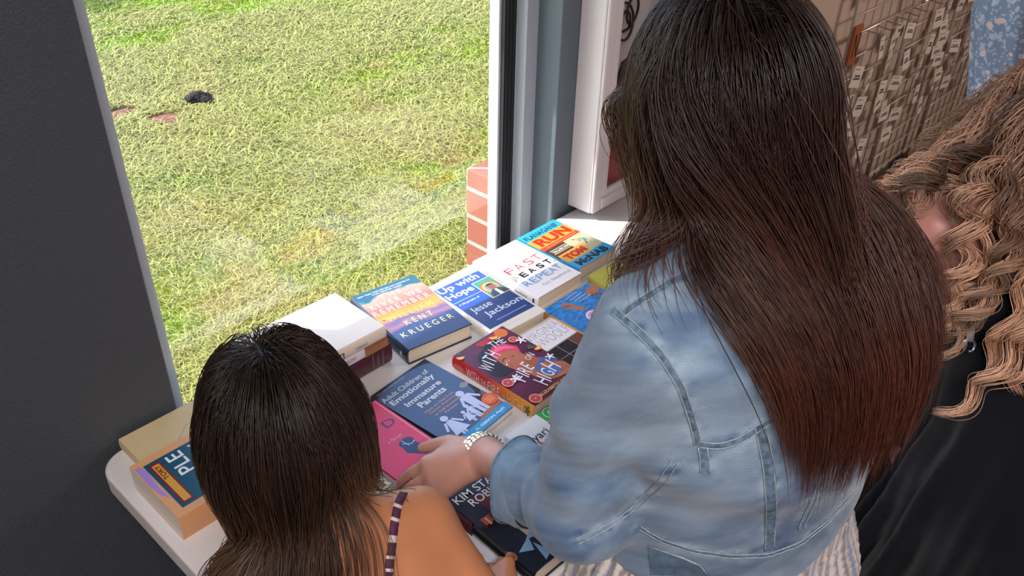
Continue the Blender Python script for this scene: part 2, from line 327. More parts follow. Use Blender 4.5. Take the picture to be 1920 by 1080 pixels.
bag = MB(); bag.box((CX0+.07, CY+.012, CZ0+.016), (CX1-.06, WY-.012, CZ0+.33)); bo = bag.build('red_case', m_red, bevel=.02, seg=4)
root = empty('first_aid_case', (CX0+.07, CY+.01, CZ0+.013)); par_keep(bo, root)
b = MB(); b.tube([(CX0+.10, CY+.02, CZ0+.33), (CX0+.11, CY+.015, CZ0+.38), (CX0+.17, CY+.015, CZ0+.40), (CX0+.20, CY+.02, CZ0+.33)], .007); par_keep(b.build('carry_handle', M('black_strap', hexc('1c191b'), .5)), root)
b = MB(); b.box((CX0+.07+.01, CY+.0105, CZ0+.16), (CX1-.07, CY+.0125, CZ0+.175)); par_keep(b.build('zip', M('dark_red_zip', hexc('6b0d18'), .4)), root)
tag(root, 'red soft case standing inside the white wall cabinet', 'case')
b = MB(); pts = []
for k in range(40): a = k*.42; pts.append((CX0+.12+.035*math.cos(a)+.001*k, WY-.035-.012*math.sin(a*.5), CZ0+.46+.04*math.sin(a)+.001*k))
b.tube(pts, .0035, n=6); o = b.build('coiled_cable', M('black_cable', hexc('17151a'), .4)); tag(o, 'black coiled cable hanging above the red case in the cabinet', 'cable')

# ------------------------------------------------------------------ wire display panels with hanging cards
m_wire = M('pale_wire', hexc('b9aca6'), .4, metal=.3); m_card = M('card_stock', hexc('c9bfb9'), .6); m_dk = M('card_print', hexc('4d4543'), .6); m_clip = M('dark_charm', hexc('3a302e'), .45)
def grid_panel(x0, x1, z0, z1, label, seed):
    y = WY-.06; g_ = empty('wire_grid_panel', (x0, y, z0)); b = MB()
    nx = int(round((x1-x0)/.085)); nz = int(round((z1-z0)/.085))
    for i in range(nx+1): x = x0+(x1-x0)*i/nx; b.tube([(x,y,z0),(x,y,z1)], .0028, n=5)
    for j in range(nz+1): z = z0+(z1-z0)*j/nz; b.tube([(x0,y-.004,z),(x1,y-.004,z)], .0028, n=5)
    par_keep(b.build('grid_wires', m_wire), g_)
    b = MB()
    for x in (x0-.012, x1+.012): b.tube([(x,y,z0),(x,y,z1)], .008, n=6)
    par_keep(b.build('panel_frame', m_wire), g_)
    r_ = np.random.default_rng(seed)
    for z in (.92, 1.20):
        b = MB(); b.tube([(x0,y-.03,z),(x1,y-.03,z)], .005, n=6); par_keep(b.build('rail', M('rail_metal', hexc('cfc2ba'), .3, metal=.6)), g_)
        n = int((x1-x0)/.09)
        for i in range(n): x = x0+.04+i*.09; b = MB(); b.tube([(x,y-.03,z),(x,y-.09,z-.004),(x,y-.10,z+.012)], .0028, n=5); par_keep(b.build('hook', m_wire), g_)
    tag(g_, label, 'display panel', 'wire grid display panels')
    return g_
grid_panel(3.20, 3.78, .03, 1.75, 'wire grid display panel with rails of name cards, nearer the beige wall gap', 1)
grid_panel(3.82, 4.40, .03, 1.75, 'middle wire grid display panel crowded with small cards', 2)
grid_panel(4.44, 5.05, .03, 1.75, 'farthest wire grid display panel beside the floral sleeve', 3)
def card_mesh(w_, h_, seed):
    b = MB(); b.box((-w_/2,-.001,-h_),(w_/2,.001,0)); r_ = random.Random(seed)
    for k, (zz, ln) in enumerate(((-.45,.55),(-.58,.7))):
        x = -w_*ln/2
        while x < w_*ln/2: d = w_*.05*r_.uniform(.8,1.6); b.box((x,-.0016,h_*(zz-.045)),(x+d,-.001,h_*(zz+.045)),1); x += d+w_*.022
    b.box((-w_*.38,-.0016,-h_*.16),(w_*.1,-.001,-h_*.13),1)
    me = bpy.data.meshes.new('name_card'); me.from_pydata(b.v,[],b.f); me.materials.append(m_card); me.materials.append(m_dk); me.polygons.foreach_set('material_index', b.m); return me
cms = [card_mesh(.072,.062,k) for k in range(5)]+[card_mesh(.055,.085,k+9) for k in range(3)]
rows = ['top row','second row','third row','fourth row','fifth row','sixth row']
pan_n = ['near grid panel','middle grid panel','far grid panel']
cc = 0
for pi, (a, b_) in enumerate(((3.22,3.78),(3.84,4.40),(4.46,5.0))):
    for ri, z in enumerate((1.13,.86,.75,.63,.52,.42)):
        nn = [5,5,5,5,4,3][ri]
        ks = [k for k in range(nn) if random.random() >= .12]
        for k in ks:
            x = a+(b_-a)*(k+.5)/nn+random.uniform(-.03,.03)
            o = bpy.data.objects.new('name_card', random.choice(cms)); COL.objects.link(o)
            o.location = (x, WY-.075-.02*(k%3)-random.uniform(0,.012), z+random.uniform(-.02,.02)); o.rotation_euler = (random.uniform(-.1,.1), random.uniform(-.18,.18), random.uniform(-.35,.35))
            tag(o, 'white name card, %s from left in the %s, %s' % (['first','second','third','fourth','fifth'][ks.index(k)], rows[ri], pan_n[pi]), 'card', 'name cards on the wire panels')
# leather tag, round red pouches and floor basket
b = MB(); b.box((0,0,0),(.07,.012,.15)); o = b.build('leather_tag', M('tan_leather', hexc('8a4d2c'), .6), bevel=.003); root = empty('letter_tag', (3.145, WY-.09, .80)); o.parent = root
b = MB()
for q in (((.014,.03),(.022,.03),(.022,.12),(.014,.12)),((.048,.03),(.056,.03),(.056,.12),(.048,.12)),((.014,.12),(.022,.12),(.056,.03),(.048,.03))): b.add([(x,-.0008,z) for x,z in q],[(0,1,2,3)])
b.build('letter_mark', m_clip, root); tag(root, 'brown leather tag with a black letter N left of the wire panels', 'tag')
m_bask = M('orange_wicker', hexc('6a3c22'), .7, bump=.8, bscale=120)
def basket(x, y, z, r, label, mat):
    root = empty('wicker_basket', (x,y,z)); b = MB(); n = 24; prof = [(.55,0),(.85,.05),(1.0,.12),(1.04,.13),(.96,.12),(.8,.05),(.5,.012)]
    v = [(r*k*math.cos(2*math.pi*i/n), r*k*math.sin(2*math.pi*i/n), h) for k,h in prof for i in range(n)]
    f = [(j*n+i, j*n+(i+1)%n, (j+1)*n+(i+1)%n, (j+1)*n+i) for j in range(len(prof)-1) for i in range(n)]+[tuple(range(n-1,-1,-1)), tuple(range((len(prof)-1)*n,len(prof)*n))]
    b.add(v, f, 0, True); b.build('bowl', mat, root); b = MB(); b.tube([(r*1.02*math.cos(a*.3),r*1.02*math.sin(a*.3),.128) for a in range(22)], .009, n=6); b.build('rim', mat, root)
    tag(root, label, 'basket', 'baskets on the floor under the panels'); return root
basket(3.80, .97, 0, .17, 'round orange-brown basket on the floor below the wire panels, nearer one', m_bask)
basket(4.32, 1.0, 0, .15, 'round brown basket on the floor below the wire panels, farther one', M('brown_wicker', hexc('5d3320'), .7, bump=.8, bscale=120))
m_pz = [C('2b2b33',.5), C('8f8a90',.3), C('5c2a22',.5)]
for k in range(7):
    b = MB(); b.box((-.03,-.02,0),(.03,.02,.035)); o = b.build('packet', m_pz[k%3], bevel=.006); a = k*.9; o.location = (3.80+.08*math.cos(a)*(k>0), .97+.08*math.sin(a)*(k>0), .018+.0*k); o.rotation_euler = (.2*math.sin(k), .1, a)
    tag(o, 'small wrapped packet lying in the nearer orange-brown basket', 'packet', 'packets in the basket')
m_rp = M('dark_red_felt', hexc('6e2622'), .8)
for x, z, lab in ((4.60,.86,'dark red pouch hanging high on the far grid panel'),(4.78,.63,'dark red pouch hanging low on the far grid panel')):
    bm = bmesh.new(); bmesh.ops.create_uvsphere(bm, u_segments=20, v_segments=12, radius=1)
    for v in bm.verts: v.co = Vector((v.co.x*.075, v.co.y*.025, v.co.z*.055+(.02 if v.co.z > .8 else 0)))
    me = bpy.data.meshes.new('pouch'); bm.to_mesh(me); bm.free(); me.materials.append(m_rp); [setattr(p,'use_smooth',True) for p in me.polygons]
    o = bpy.data.objects.new('pouch', me); COL.objects.link(o); o.location = (x, WY-.13, z); tag(o, lab, 'pouch', 'red pouches on the far panel')
# ------------------------------------------------------------------ books
_tc = {}
def text_geo(s, bold=0.0, shear=0.0):
    key = (s, bold, shear)
    if key in _tc: return _tc[key]
    cu = bpy.data.curves.new('t', 'FONT'); cu.body = s; cu.size = 1; cu.offset = bold; cu.shear = shear; cu.resolution_u = 3
    ob = bpy.data.objects.new('t', cu); COL.objects.link(ob)
    dg = bpy.context.evaluated_depsgraph_get(); me = ob.evaluated_get(dg).to_mesh()
    V = np.array([v.co[:2] for v in me.vertices]).reshape(-1, 2); F = [tuple(p.vertices) for p in me.polygons]
    ob.evaluated_get(dg).to_mesh_clear(); bpy.data.objects.remove(ob); bpy.data.curves.remove(cu)
    _tc[key] = (V, F); return V, F
class Art:
    """flat print on a cover; u,v in metres from the cover's lower left; layers step up by 0.05 mm"""
    def __init__(s, w, h): s.w, s.h = w, h; s.mb = MB(); s.mats = []; s.z = 0.0
    def mi(s, m):
        if m not in s.mats: s.mats.append(m)
        return s.mats.index(m)
    def poly(s, pts, m, norm=True):
        s.z += 0.00004; k = (s.w, s.h) if norm else (1, 1)
        s.mb.add([(p[0]*k[0], p[1]*k[1], s.z) for p in pts], [tuple(range(len(pts)))], s.mi(m)); return s
    def rect(s, x0, y0, x1, y1, m): return s.poly([(x0,y0),(x1,y0),(x1,y1),(x0,y1)], m)
    def ell(s, cx, cy, rx, ry, m, n=28, a0=0, a1=360, rot=0):
        asp = s.w/s.h; pts = []; r = math.radians(rot)
        for k in range(n if a1-a0 >= 360 else n+1):
            a = math.radians(a0+(a1-a0)*k/n); x = rx*math.cos(a); y = ry*math.sin(a); pts.append((cx+x*math.cos(r)-y*math.sin(r), cy+(x*math.sin(r)+y*math.cos(r))*asp))
        return s.poly(pts, m)
    def ringd(s, cx, cy, r0, r1, m, n=32):
        asp = s.w/s.h; s.z += .00004; v = []; f = []
        for k in range(n):
            a = 2*math.pi*k/n; v += [((cx+r0*math.cos(a))*s.w, (cy+r0*math.sin(a)*asp)*s.h, s.z), ((cx+r1*math.cos(a))*s.w, (cy+r1*math.sin(a)*asp)*s.h, s.z)]
            f.append((2*k, 2*k+1, (2*k+3) % (2*n), (2*k+2) % (2*n)))
        s.mb.add(v, f, s.mi(m)); return s
    def line(s, pts, wd, m):
        for a, b in zip(pts[:-1], pts[1:]):
            ax, ay = a[0]*s.w, a[1]*s.h; bx, by = b[0]*s.w, b[1]*s.h; L = math.hypot(bx-ax, by-ay) or 1e-6; nx, ny = -(by-ay)/L*wd*s.w/2, (bx-ax)/L*wd*s.w/2
            s.poly([(ax+nx,ay+ny),(ax-nx,ay-ny),(bx-nx,by-ny),(bx+nx,by+ny)], m, False)
        return s
    def text(s, t, x0, y0, x1, y1, m, bold=0.0, shear=0.0, rot=0.0):
        V, F = text_geo(t, bold, shear); a, b = V.min(0), V.max(0); P = (V-a)/(b-a); W_ = (x1-x0)*s.w; H_ = (y1-y0)*s.h
        P = (P-.5)*[W_, H_]; r = math.radians(rot); P = np.stack([P[:,0]*math.cos(r)-P[:,1]*math.sin(r), P[:,0]*math.sin(r)+P[:,1]*math.cos(r)], 1)+[(x0+x1)/2*s.w, (y0+y1)/2*s.h]
        s.z += .00004; s.mb.add([(p[0], p[1], s.z) for p in P], F, s.mi(m)); return s
    def arc_letters(s, t, x0, y0, x1, y1, hgt, m, bulge=0.0, bold=0.0, jit=0.0):
        n = len(t); r_ = random.Random(n)
        for i, ch in enumerate(t):
            if ch == ' ': continue
            k = (i+.5)/n; x = x0+(x1-x0)*k; y = y0+(y1-y0)*k+bulge*4*k*(1-k); w_ = (x1-x0)/n*.8
            hh = hgt*(1+jit*r_.uniform(-1, 1)); s.text(ch, x-w_/2*(.35 if ch in 'I1.' else 1), y, x+w_/2*(.35 if ch in 'I1.' else 1), y+hh, m, bold, rot=jit*r_.uniform(-20, 20))
        return s
m_page = M('page_edges', hexc('d9cbb8'), .8, bump=.9, bscale=900, stretch=(.02,.02,1), dist=.0006, var=.12, vscale=300)
m_pagew = M('white_page_edges', hexc('e3ddd4'), .8, bump=.9, bscale=900, stretch=(.02,.02,1), dist=.0006, var=.1, vscale=300)
def book(name, w, h, t, mats, P0, rot, label, hard=False, art=None, spine_art=None, pages=None, z=None, spine_side=-1, group='books spread on the folding table', back=None):
    """P0: world x,y of the reading top-left corner of the cover; rot degrees; origin at its base centre"""
    z = TZ if z is None else z; a = math.radians(rot); ex = Vector((math.cos(a), math.sin(a), 0)); ey = Vector((-math.sin(a), math.cos(a), 0))
    c = Vector((P0[0], P0[1], 0))+ex*(w/2)-ey*(h/2); root = empty(name, (c.x, c.y, z+.0003), a)
    bt = .0026 if hard else .0007; ov = .003 if hard else .0004
    r = t*.16 if hard else t*.06; n = 8; L, R = -w/2, w/2
    def prof(off):
        x0, x1, z0, z1 = L+off, R, off, t-off; p = [(x1, z0), (x0+r, z0)]
        for k in range(1, n): q = k/n; p.append((x0+r-(r)*math.sin(math.pi*q)**.6, z0+(z1-z0)*q))
        p += [(x0+r, z1), (x1, z1)]; return p
    O, I = prof(0), prof(bt); N = len(O); b = MB(); y0, y1 = -h/2, h/2
    s = 1 if spine_side < 0 else -1
    V = [(x*s, y, zz) for y in (y0, y1) for x, zz in O] + [(x*s, y, zz) for y in (y0, y1) for x, zz in I]
    F = []; Mi = []
    for i in range(N-1):
        F.append((i, i+1, N+i+1, N+i)); F.append((2*N+i, 3*N+i, 3*N+i+1, 2*N+i+1)); mi = 0 if i >= N-2 else (2 if (back and i == 0) else 1); Mi += [mi, mi]
        F.append((i, 2*N+i, 2*N+i+1, i+1)); F.append((N+i, N+i+1, 3*N+i+1, 3*N+i)); Mi += [1, 1]
    F.append((0, N, 3*N, 2*N)); F.append((N-1, 3*N-1, 4*N-1, 2*N-1)); Mi += [1, 0]
    if s < 0: F = [tuple(reversed(f)) for f in F]
    b.v = V; b.f = F; b.m = Mi; b.sm = [False]*len(F)
    mats = mats if isinstance(mats, (list, tuple)) else [mats]*3
    b.build('cover', list(mats)+([mats[0]]*(3-len(mats))), root)
    pg = MB(); pg.box((L+bt+r*.8, y0+ov, bt), (R-ov, y1-ov, t-bt))
    if s < 0: pg.v = [(-x, y, zz) for x, y, zz in pg.v]; pg.f = [tuple(reversed(f)) for f in pg.f]
    pg.build('page_block', pages or m_page, root)
    if art:
        A = Art(w, h); art(A)
        if A.mb.v:
            A.mb.v = [(x-w/2, y-h/2, t+.00025+zz) for x, y, zz in A.mb.v]; A.mb.build('cover_print', A.mats, root)
    if spine_art:      # drawn in (length h from the top, height t)
        A = Art(h, t); spine_art(A); A.mb.v = [(s*(L-.00035+(r*.02)-zz), h/2-x, y) for x, y, zz in A.mb.v]
        A.mb.build('spine_print', A.mats, root)
    return tag(root, label, 'book', group)
def cv(name, h, rough=.3, **k): return M(name, hexc(h), rough, **k)
W_ = C('f2f0f4'); K_ = C('1d1b22')
# --- The River We Remember
def sunset(name):
    m = bpy.data.materials.new(name); m.use_nodes = True; nt = m.node_tree; b = nt.nodes['Principled BSDF']; b.inputs['Roughness'].default_value = .33
    tc = nt.nodes.new('ShaderNodeTexCoord'); sp = nt.nodes.new('ShaderNodeSeparateXYZ'); nt.links.new(tc.outputs['Object'], sp.inputs[0])
    nz = nt.nodes.new('ShaderNodeTexNoise'); nz.inputs['Scale'].default_value = 16; nz.inputs['Detail'].default_value = 6; mp = nt.nodes.new('ShaderNodeMapping'); mp.inputs['Scale'].default_value = (1, 2.2, 1); nt.links.new(tc.outputs['Object'], mp.inputs[0]); nt.links.new(mp.outputs[0], nz.inputs['Vector'])
    ma = nt.nodes.new('ShaderNodeMath'); ma.operation = 'MULTIPLY_ADD'; ma.inputs[1].default_value = .22; nt.links.new(nz.outputs[0], ma.inputs[0])
    mr = nt.nodes.new('ShaderNodeMapRange'); mr.inputs[1].default_value = -.1175; mr.inputs[2].default_value = .1175; nt.links.new(sp.outputs[1], mr.inputs[0])
    nt.links.new(mr.outputs[0], ma.inputs[2])
    cr = nt.nodes.new('ShaderNodeValToRGB'); e = cr.color_ramp.elements; e[0].position = .0; e[0].color = hexc('2c4470')+(1,); e[1].position = 1.1 if False else 1.0; e[1].color = hexc('1e5d78')+(1,)
    for p, h in ((.40,'34497a'),(.47,'9a6c80'),(.53,'5f5c88'),(.59,'e0944f'),(.68,'e8863f'),(.77,'dd6660'),(.87,'dc8a7c'),(.96,'cf9886'),(.99,'2a7590')): q = e.new(p); q.color = hexc(h)+(1,)
    nt.links.new(ma.outputs[0], cr.inputs[0]); nt.links.new(cr.outputs[0], b.inputs['Base Color']); return m
def river(a):
    a.text('NEW YORK TIMES BESTSELLING AUTHOR OF', .08,.935,.90,.955, W_); a.text('THIS TENDER LAND', .27,.90,.74,.92, W_)
    a.text('T H E', .33,.80,.66,.865, W_, .0); a.text('R I V E R   W E', .10,.69,.88,.765, W_, .0); a.text('R E M E M B E R', .06,.585,.92,.66, W_, .0)
    y = C('e8d84a'); y2 = C('e9e2a0'); a.text('W I L L I A M', .15,.445,.85,.52, y, .0); a.text('K E N T', .30,.315,.72,.39, y2, .0); a.text('K R U E G E R', .12,.17,.90,.245, y2, .0)
    a.line([(.10,.505),(.12,.49)], .02, C('5b4a78'))
def river_sp(a): a.text('K', .90,.35,.94,.7, W_, .02)
m_nv = cv('navy_cover', '1c2b46', .35)
book('sunset_novel', .163, .235, .038, [sunset('sunset_print'), m_nv, m_nv], (.915, 1.297), -9.6, 'hardback with an orange sunset over dark blue and yellow capitals, right of the book stack', hard=True, art=river, spine_art=river_sp, pages=m_page)
# --- Up with Hope
def hope(a):
    a.rect(.055,.12,.965,.93, C('2f55b8')); a.rect(.055,.12,.965,.50, C('274079'))
    a.text('Up with', .08,.80,.86,.92, W_, .015); a.text('Hope', .08,.67,.58,.79, W_, .015); a.line([(.07,.635),(.62,.635)], .006, W_)
    a.text('A Biography of', .10,.565,.50,.595, W_); a.text('Jesse', .14,.37,.52,.48, C('c9d3ee'), .01); a.text('Jackson', .24,.245,.95,.355, C('c9d3ee'), .01)
    a.line([(.28,.185),(.88,.185)], .02, C('7f92c6'))
    a.rect(0.62,0.47,1,0.79, C('e8dcb0')); a.rect(0.635,0.478,0.985,0.782, C('3c8f7c')); a.ell(.80,0.63,.165,0.16, C('c8553a')); a.ell(.80,0.63,.135,0.136, C('d8b04a')); a.ell(.81,0.622,.11,0.12, C('6e8ea0'))
    a.poly([(.66,0.478),(.985,0.478),(.96,0.55),(.86,0.59),(.78,0.59),(.68,0.542)], C('33404f')); a.poly([(.79,0.478),(.86,0.478),(.84,0.582),(.80,0.582)], W_)
    a.ell(.82,0.63,.068,0.076, C('8d5a42')); a.ell(.82,0.658,.07,0.044, C('2a1d1a'), a0=0, a1=180); a.rect(0.79,0.574,0.85,0.606, C('8d5a42')); a.line([(.795,0.634),(.812,0.634)], .008, K_); a.line([(.828,0.634),(.845,0.634)], .008, K_); a.line([(.80,0.61),(.84,0.61)], .008, C('6b3a30'))
    a.line([(.06,.075),(.6,.06)], .004, C('9a968c'))
book('biography', .146, .236, .030, cv('white_glossy_jacket','dedad2',.12,coat=.8), (1.064, 1.211), -4.2, 'white bordered hardback in a clear jacket, blue panel with a small square portrait', hard=True, art=hope)
# --- Fast. Feast. Repeat.
def fast(a):
    r_ = C('d8304a'); gr = C('b9bcc6'); a.text('28-DAY FAST START', .36,.94,.80,.955, C('d7889a')); a.line([(.06,.947),(.33,.947)], .012, C('d7889a')); a.ringd(.45,.78,.215,.225, gr)
    for k in range(6): a.line([(.30-.03*(k in(1,2)),.851-.026*k),(.60+.03*(k in(1,2)),.851-.026*k)], .012, gr)
    a.line([(.13,.90),(.13,.70)], .012, gr)
    for k in (-1,0,1): a.line([(.13+.02*k,.90),(.13+.02*k,.84)], .007, gr)
    a.line([(.78,.93),(.78,.66)], .012, gr); a.ell(.78,.90,.028,.07, gr)
    for ch, x in zip('FAST', (.14,.34,.56,.76)): a.text(ch, x,.505,x+.15,.62, r_, -.012)
    a.ell(.955,.515,.012,.012, r_)
    for i,(ch, x) in enumerate(zip('FEAST', (.06,.24,.42,.62,.80))): a.text(ch, x,.37,x+.125,.46, C('a9a7a0') if i == 0 else C('23222c'), .02)
    a.ell(.955,.375,.012,.012, K_)
    for ch, x in zip('REPEAT', (.10,.25,.40,.54,.67,.80)): a.text(ch, x,.215,x+.12,.315, C('6f9fd6'), -.005)
    a.ell(.95,.22,.012,.012, gr); a.text('Gin Stephens', .30,.10,.92,.15, C('55607e'), -.01)
def fast_sp(a):
    a.text('FAST', .05,.3,.18,.7, C('e08aa0')); a.text('FEAST', .20,.3,.36,.7, C('8d8c98')); a.text('REPEAT', .38,.3,.56,.7, C('86b4dd')); a.text('Stephens', .66,.35,.84,.68, C('4a4d60')); a.rect(.92,.3,.945,.7, K_)
book('diet_guide', .150, .213, .030, cv('white_matt_cover','eae8ee',.35), (1.222, 1.222), -1, 'thick white paperback with red, black and blue title words and a drawn plate', art=fast, spine_art=fast_sp)
# --- Flanagan's Run
def run(a):
    a.rect(0,0,1,1, C('35a8d8')); a.text('FLANAGANS', .06,.855,.88,.945, C('25424f'), .03); a.text("'", .86,.90,.89,.94, C('25424f'))
    a.rect(0,.62,1,.83, C('e8a03c')); a.text('RUN', .10,.635,.94,.815, C('c8301f'), .05)
    a.rect(0,.55,1,.62, C('d8432f')); a.line([(.14,.585),(.92,.585)], .02, C('e88a50'))
    a.rect(0,.30,.55,.55, C('49362f')); a.rect(.50,.18,1,.55, C('b9b795')); a.text('THE CLASSIC NOVEL', .08,.43,.52,.475, C('e5dcc0'), .03); a.line([(.06,.495),(.54,.495)], .012, C('e5dcc0')); a.line([(.06,.41),(.54,.41)], .012, C('e5dcc0'))
    a.rect(.04,.17,.68,.36, C('e0a446')); a.text('TOM', .10,.20,.62,.33, C('c8301f'), .07)
    a.ell(.76,.44,.06,.05, C('d9a44a')); a.line([(.72,.40),(.80,.46),(.84,.42),(.80,.36)], .02, C('3b8fb0')); a.line([(.80,.36),(.76,.30)], .02, K_); a.ell(.84,.40,.035,.05, C('3b8fb0')); a.line([(.70,.47),(.66,.50)], .015, K_)
    a.rect(0,0,1,.17, C('2f9bd6')); a.text('McNAB', .10,.025,.90,.145, C('1d2f40'), .06)
book('running_novel', .141, .200, .030, cv('blue_card_cover','2f8fc4',.35), (1.377, 1.220), 0, 'thick turquoise, orange and red paperback at the back corner by the window frame', art=run)
# --- With the Fire on High
def firemat():
    m = M('plum_print', hexc('5d2a48'), .3, var=.25, vscale=30); return m
def flower(a, x, y, s):
    for k in range(5): t = k*72; a.ell(x+s*.6*math.cos(math.radians(t)), y+s*.6*math.sin(math.radians(t))*a.w/a.h, s*.62, s*.22, C('eef0fa'), 12, rot=t)
def slice_(a, x, y, r): a.ell(x,y,r,r,C('e06a62')); a.ell(x,y,r*.88,r*.88,C('efd0c2')); a.ell(x,y,r*.8,r*.8,C('c4484e')); a.ell(x,y,r*.12,r*.12,C('efd0c2'))
def wedge(a, x, y, r, rot): a.ell(x,y,r,r,C('e8943c'),16,180,360,rot); a.ell(x,y,r*.82,r*.82,C('f3bd6c'),16,180,360,rot)
def fire(a):
    a.ell(.62,.97,.22,.14, C('b8283c'),20,180,360); a.ell(.86,.93,.10,.10, C('d8742e'))
    a.ell(.40,.66,.27,.30, C('2a2135')); a.ell(.25,.56,.15,.16, C('2a2135')); a.ell(.58,.84,.20,.10, C('2a2135'))
    a.poly([(.44,.40),(.62,.48),(.66,.36),(.86,.34),(1.0,.22),(1.0,.10),(.86,.08),(.62,.12),(.5,.2)], C('b0694f')); a.poly([(.60,.36),(.80,.44),(.99,.30),(.93,.26),(.80,.36),(.66,.30),(.72,.20),(.66,.16),(.58,.26)], C('4f6aa8')); a.poly([(.60,.26),(.82,.28),(.88,.16),(.70,.14)], C('5b79bd'))
    a.poly([(.42,.70),(.62,.74),(.72,.64),(.73,.52),(.66,.42),(.56,.36),(.46,.37),(.40,.44),(.36,.56),(.37,.66)], C('b46b52')); a.poly([(.60,.48),(.78,.56),(.80,.40),(.62,.34)], C('a65d48'))
    a.poly([(.36,.66),(.40,.78),(.54,.84),(.70,.80),(.79,.68),(.74,.60),(.66,.68),(.52,.72)], C('d83f68')); a.poly([(.44,.76),(.56,.81),(.69,.76),(.76,.66),(.62,.74)], C('ee6a92'))
    a.line([(.40,.605),(.44,.635),(.50,.625)], .014, C('3a2026')); a.line([(.56,.60),(.61,.60)], .012, C('3a2026')); a.ell(.455,.585,.030,.016, W_); a.ell(.457,.585,.013,.015, C('3a2a30')); a.ell(.395,.555,.018,.014, W_); a.ell(.46,.445,.045,.022, C('a33448'), rot=-20); a.line([(.43,.55),(.415,.50),(.44,.495)], .010, C('8b4a3a'))
    w = C('e6ecfa')
    for t, x0, y0, x1, y1, r in (('W',.10,.59,.22,.72,14),('I',.235,.63,.255,.76,12),('T',.27,.65,.37,.79,10),('H',.385,.68,.47,.83,8),('T',.53,.80,.61,.90,-4),('H',.625,.80,.70,.90,-6),('E',.715,.79,.77,.89,-8),
        ('F',.27,.27,.36,.40,10),('I',.38,.29,.40,.43,8),('R',.42,.31,.51,.45,6),('E',.53,.34,.60,.48,4),('O',.66,.45,.73,.51,10),('N',.74,.46,.81,.53,8),('H',.42,.10,.53,.25,12),('I',.555,.13,.575,.28,10),('G',.60,.15,.70,.29,8),('H',.73,.17,.86,.35,4)): a.text(t, x0,y0,x1,y1, w, .0, 0, r)
    slice_(a,.86,.77,.07); flower(a,.93,.71,.07); slice_(a,.12,.37,.085); flower(a,.25,.36,.07); slice_(a,.14,.055,.09); flower(a,.93,.35,.06); wedge(a,.70,.93,.07,-30); wedge(a,.055,.93,.06,-30); wedge(a,.955,.53,.07,10); a.ell(.88,.58,.05,.02,C('3c6e48'),rot=40); a.ell(.90,.56,.05,.02,C('3c6e48'),rot=-30); a.ell(.09,.965,.03,.012,C('3c6e48'),rot=40)
    a.text('THE POET X', .66,.095,.90,.115, C('d9b070')); a.text('ELIZABETH ACEVEDO', .22,.03,.97,.065, C('e8b85c'), .02)
def spinegrad():
    m = bpy.data.materials.new('red_to_gold_spine'); m.use_nodes = True; nt = m.node_tree; b = nt.nodes['Principled BSDF']; b.inputs['Roughness'].default_value = .3
    tc = nt.nodes.new('ShaderNodeTexCoord'); sp = nt.nodes.new('ShaderNodeSeparateXYZ'); nt.links.new(tc.outputs['Object'], sp.inputs[0]); mr = nt.nodes.new('ShaderNodeMapRange'); mr.inputs[1].default_value = .11; mr.inputs[2].default_value = -.11; nt.links.new(sp.outputs[1], mr.inputs[0])
    cr = nt.nodes.new('ShaderNodeValToRGB'); e = cr.color_ramp.elements; e[0].color = hexc('b01f2c')+(1,); e[1].color = hexc('d89a3a')+(1,); q = e.new(.45); q.color = hexc('a62a30')+(1,); q = e.new(.72); q.color = hexc('cf7430')+(1,); nt.links.new(mr.outputs[0], cr.inputs[0]); nt.links.new(cr.outputs[0], b.inputs['Base Color']); return m
def fire_sp(a):
    a.text('ACEVEDO', .03,.35,.15,.62, C('e0a060'))
    for t, x0, x1, h0, h1 in (('WITH',.19,.35,.2,.85),('THE',.37,.44,.3,.7),('FIRE',.46,.61,.2,.85),('ON',.63,.68,.35,.65),('HIGH',.70,.88,.15,.85)): a.text(t, x0,h0,x1,h1, C('f3d9cf') if x0 < .6 else C('f0cf8a'), -.01)
    for k in range(5): a.line([(.94,.5),(.94+.035*math.cos(k*1.26), .5+.4*math.sin(k*1.26))], .018, C('2c5a34'))
sg = spinegrad()
book('young_adult_novel', .148, .219, .032, [firemat(), sg, cv('ochre_board','b06a2c',.4)], (.934, .992), 0, 'plum hardback with a pink headscarf portrait and a red to gold spine', hard=True, art=fire, spine_art=fire_sp, back=True)
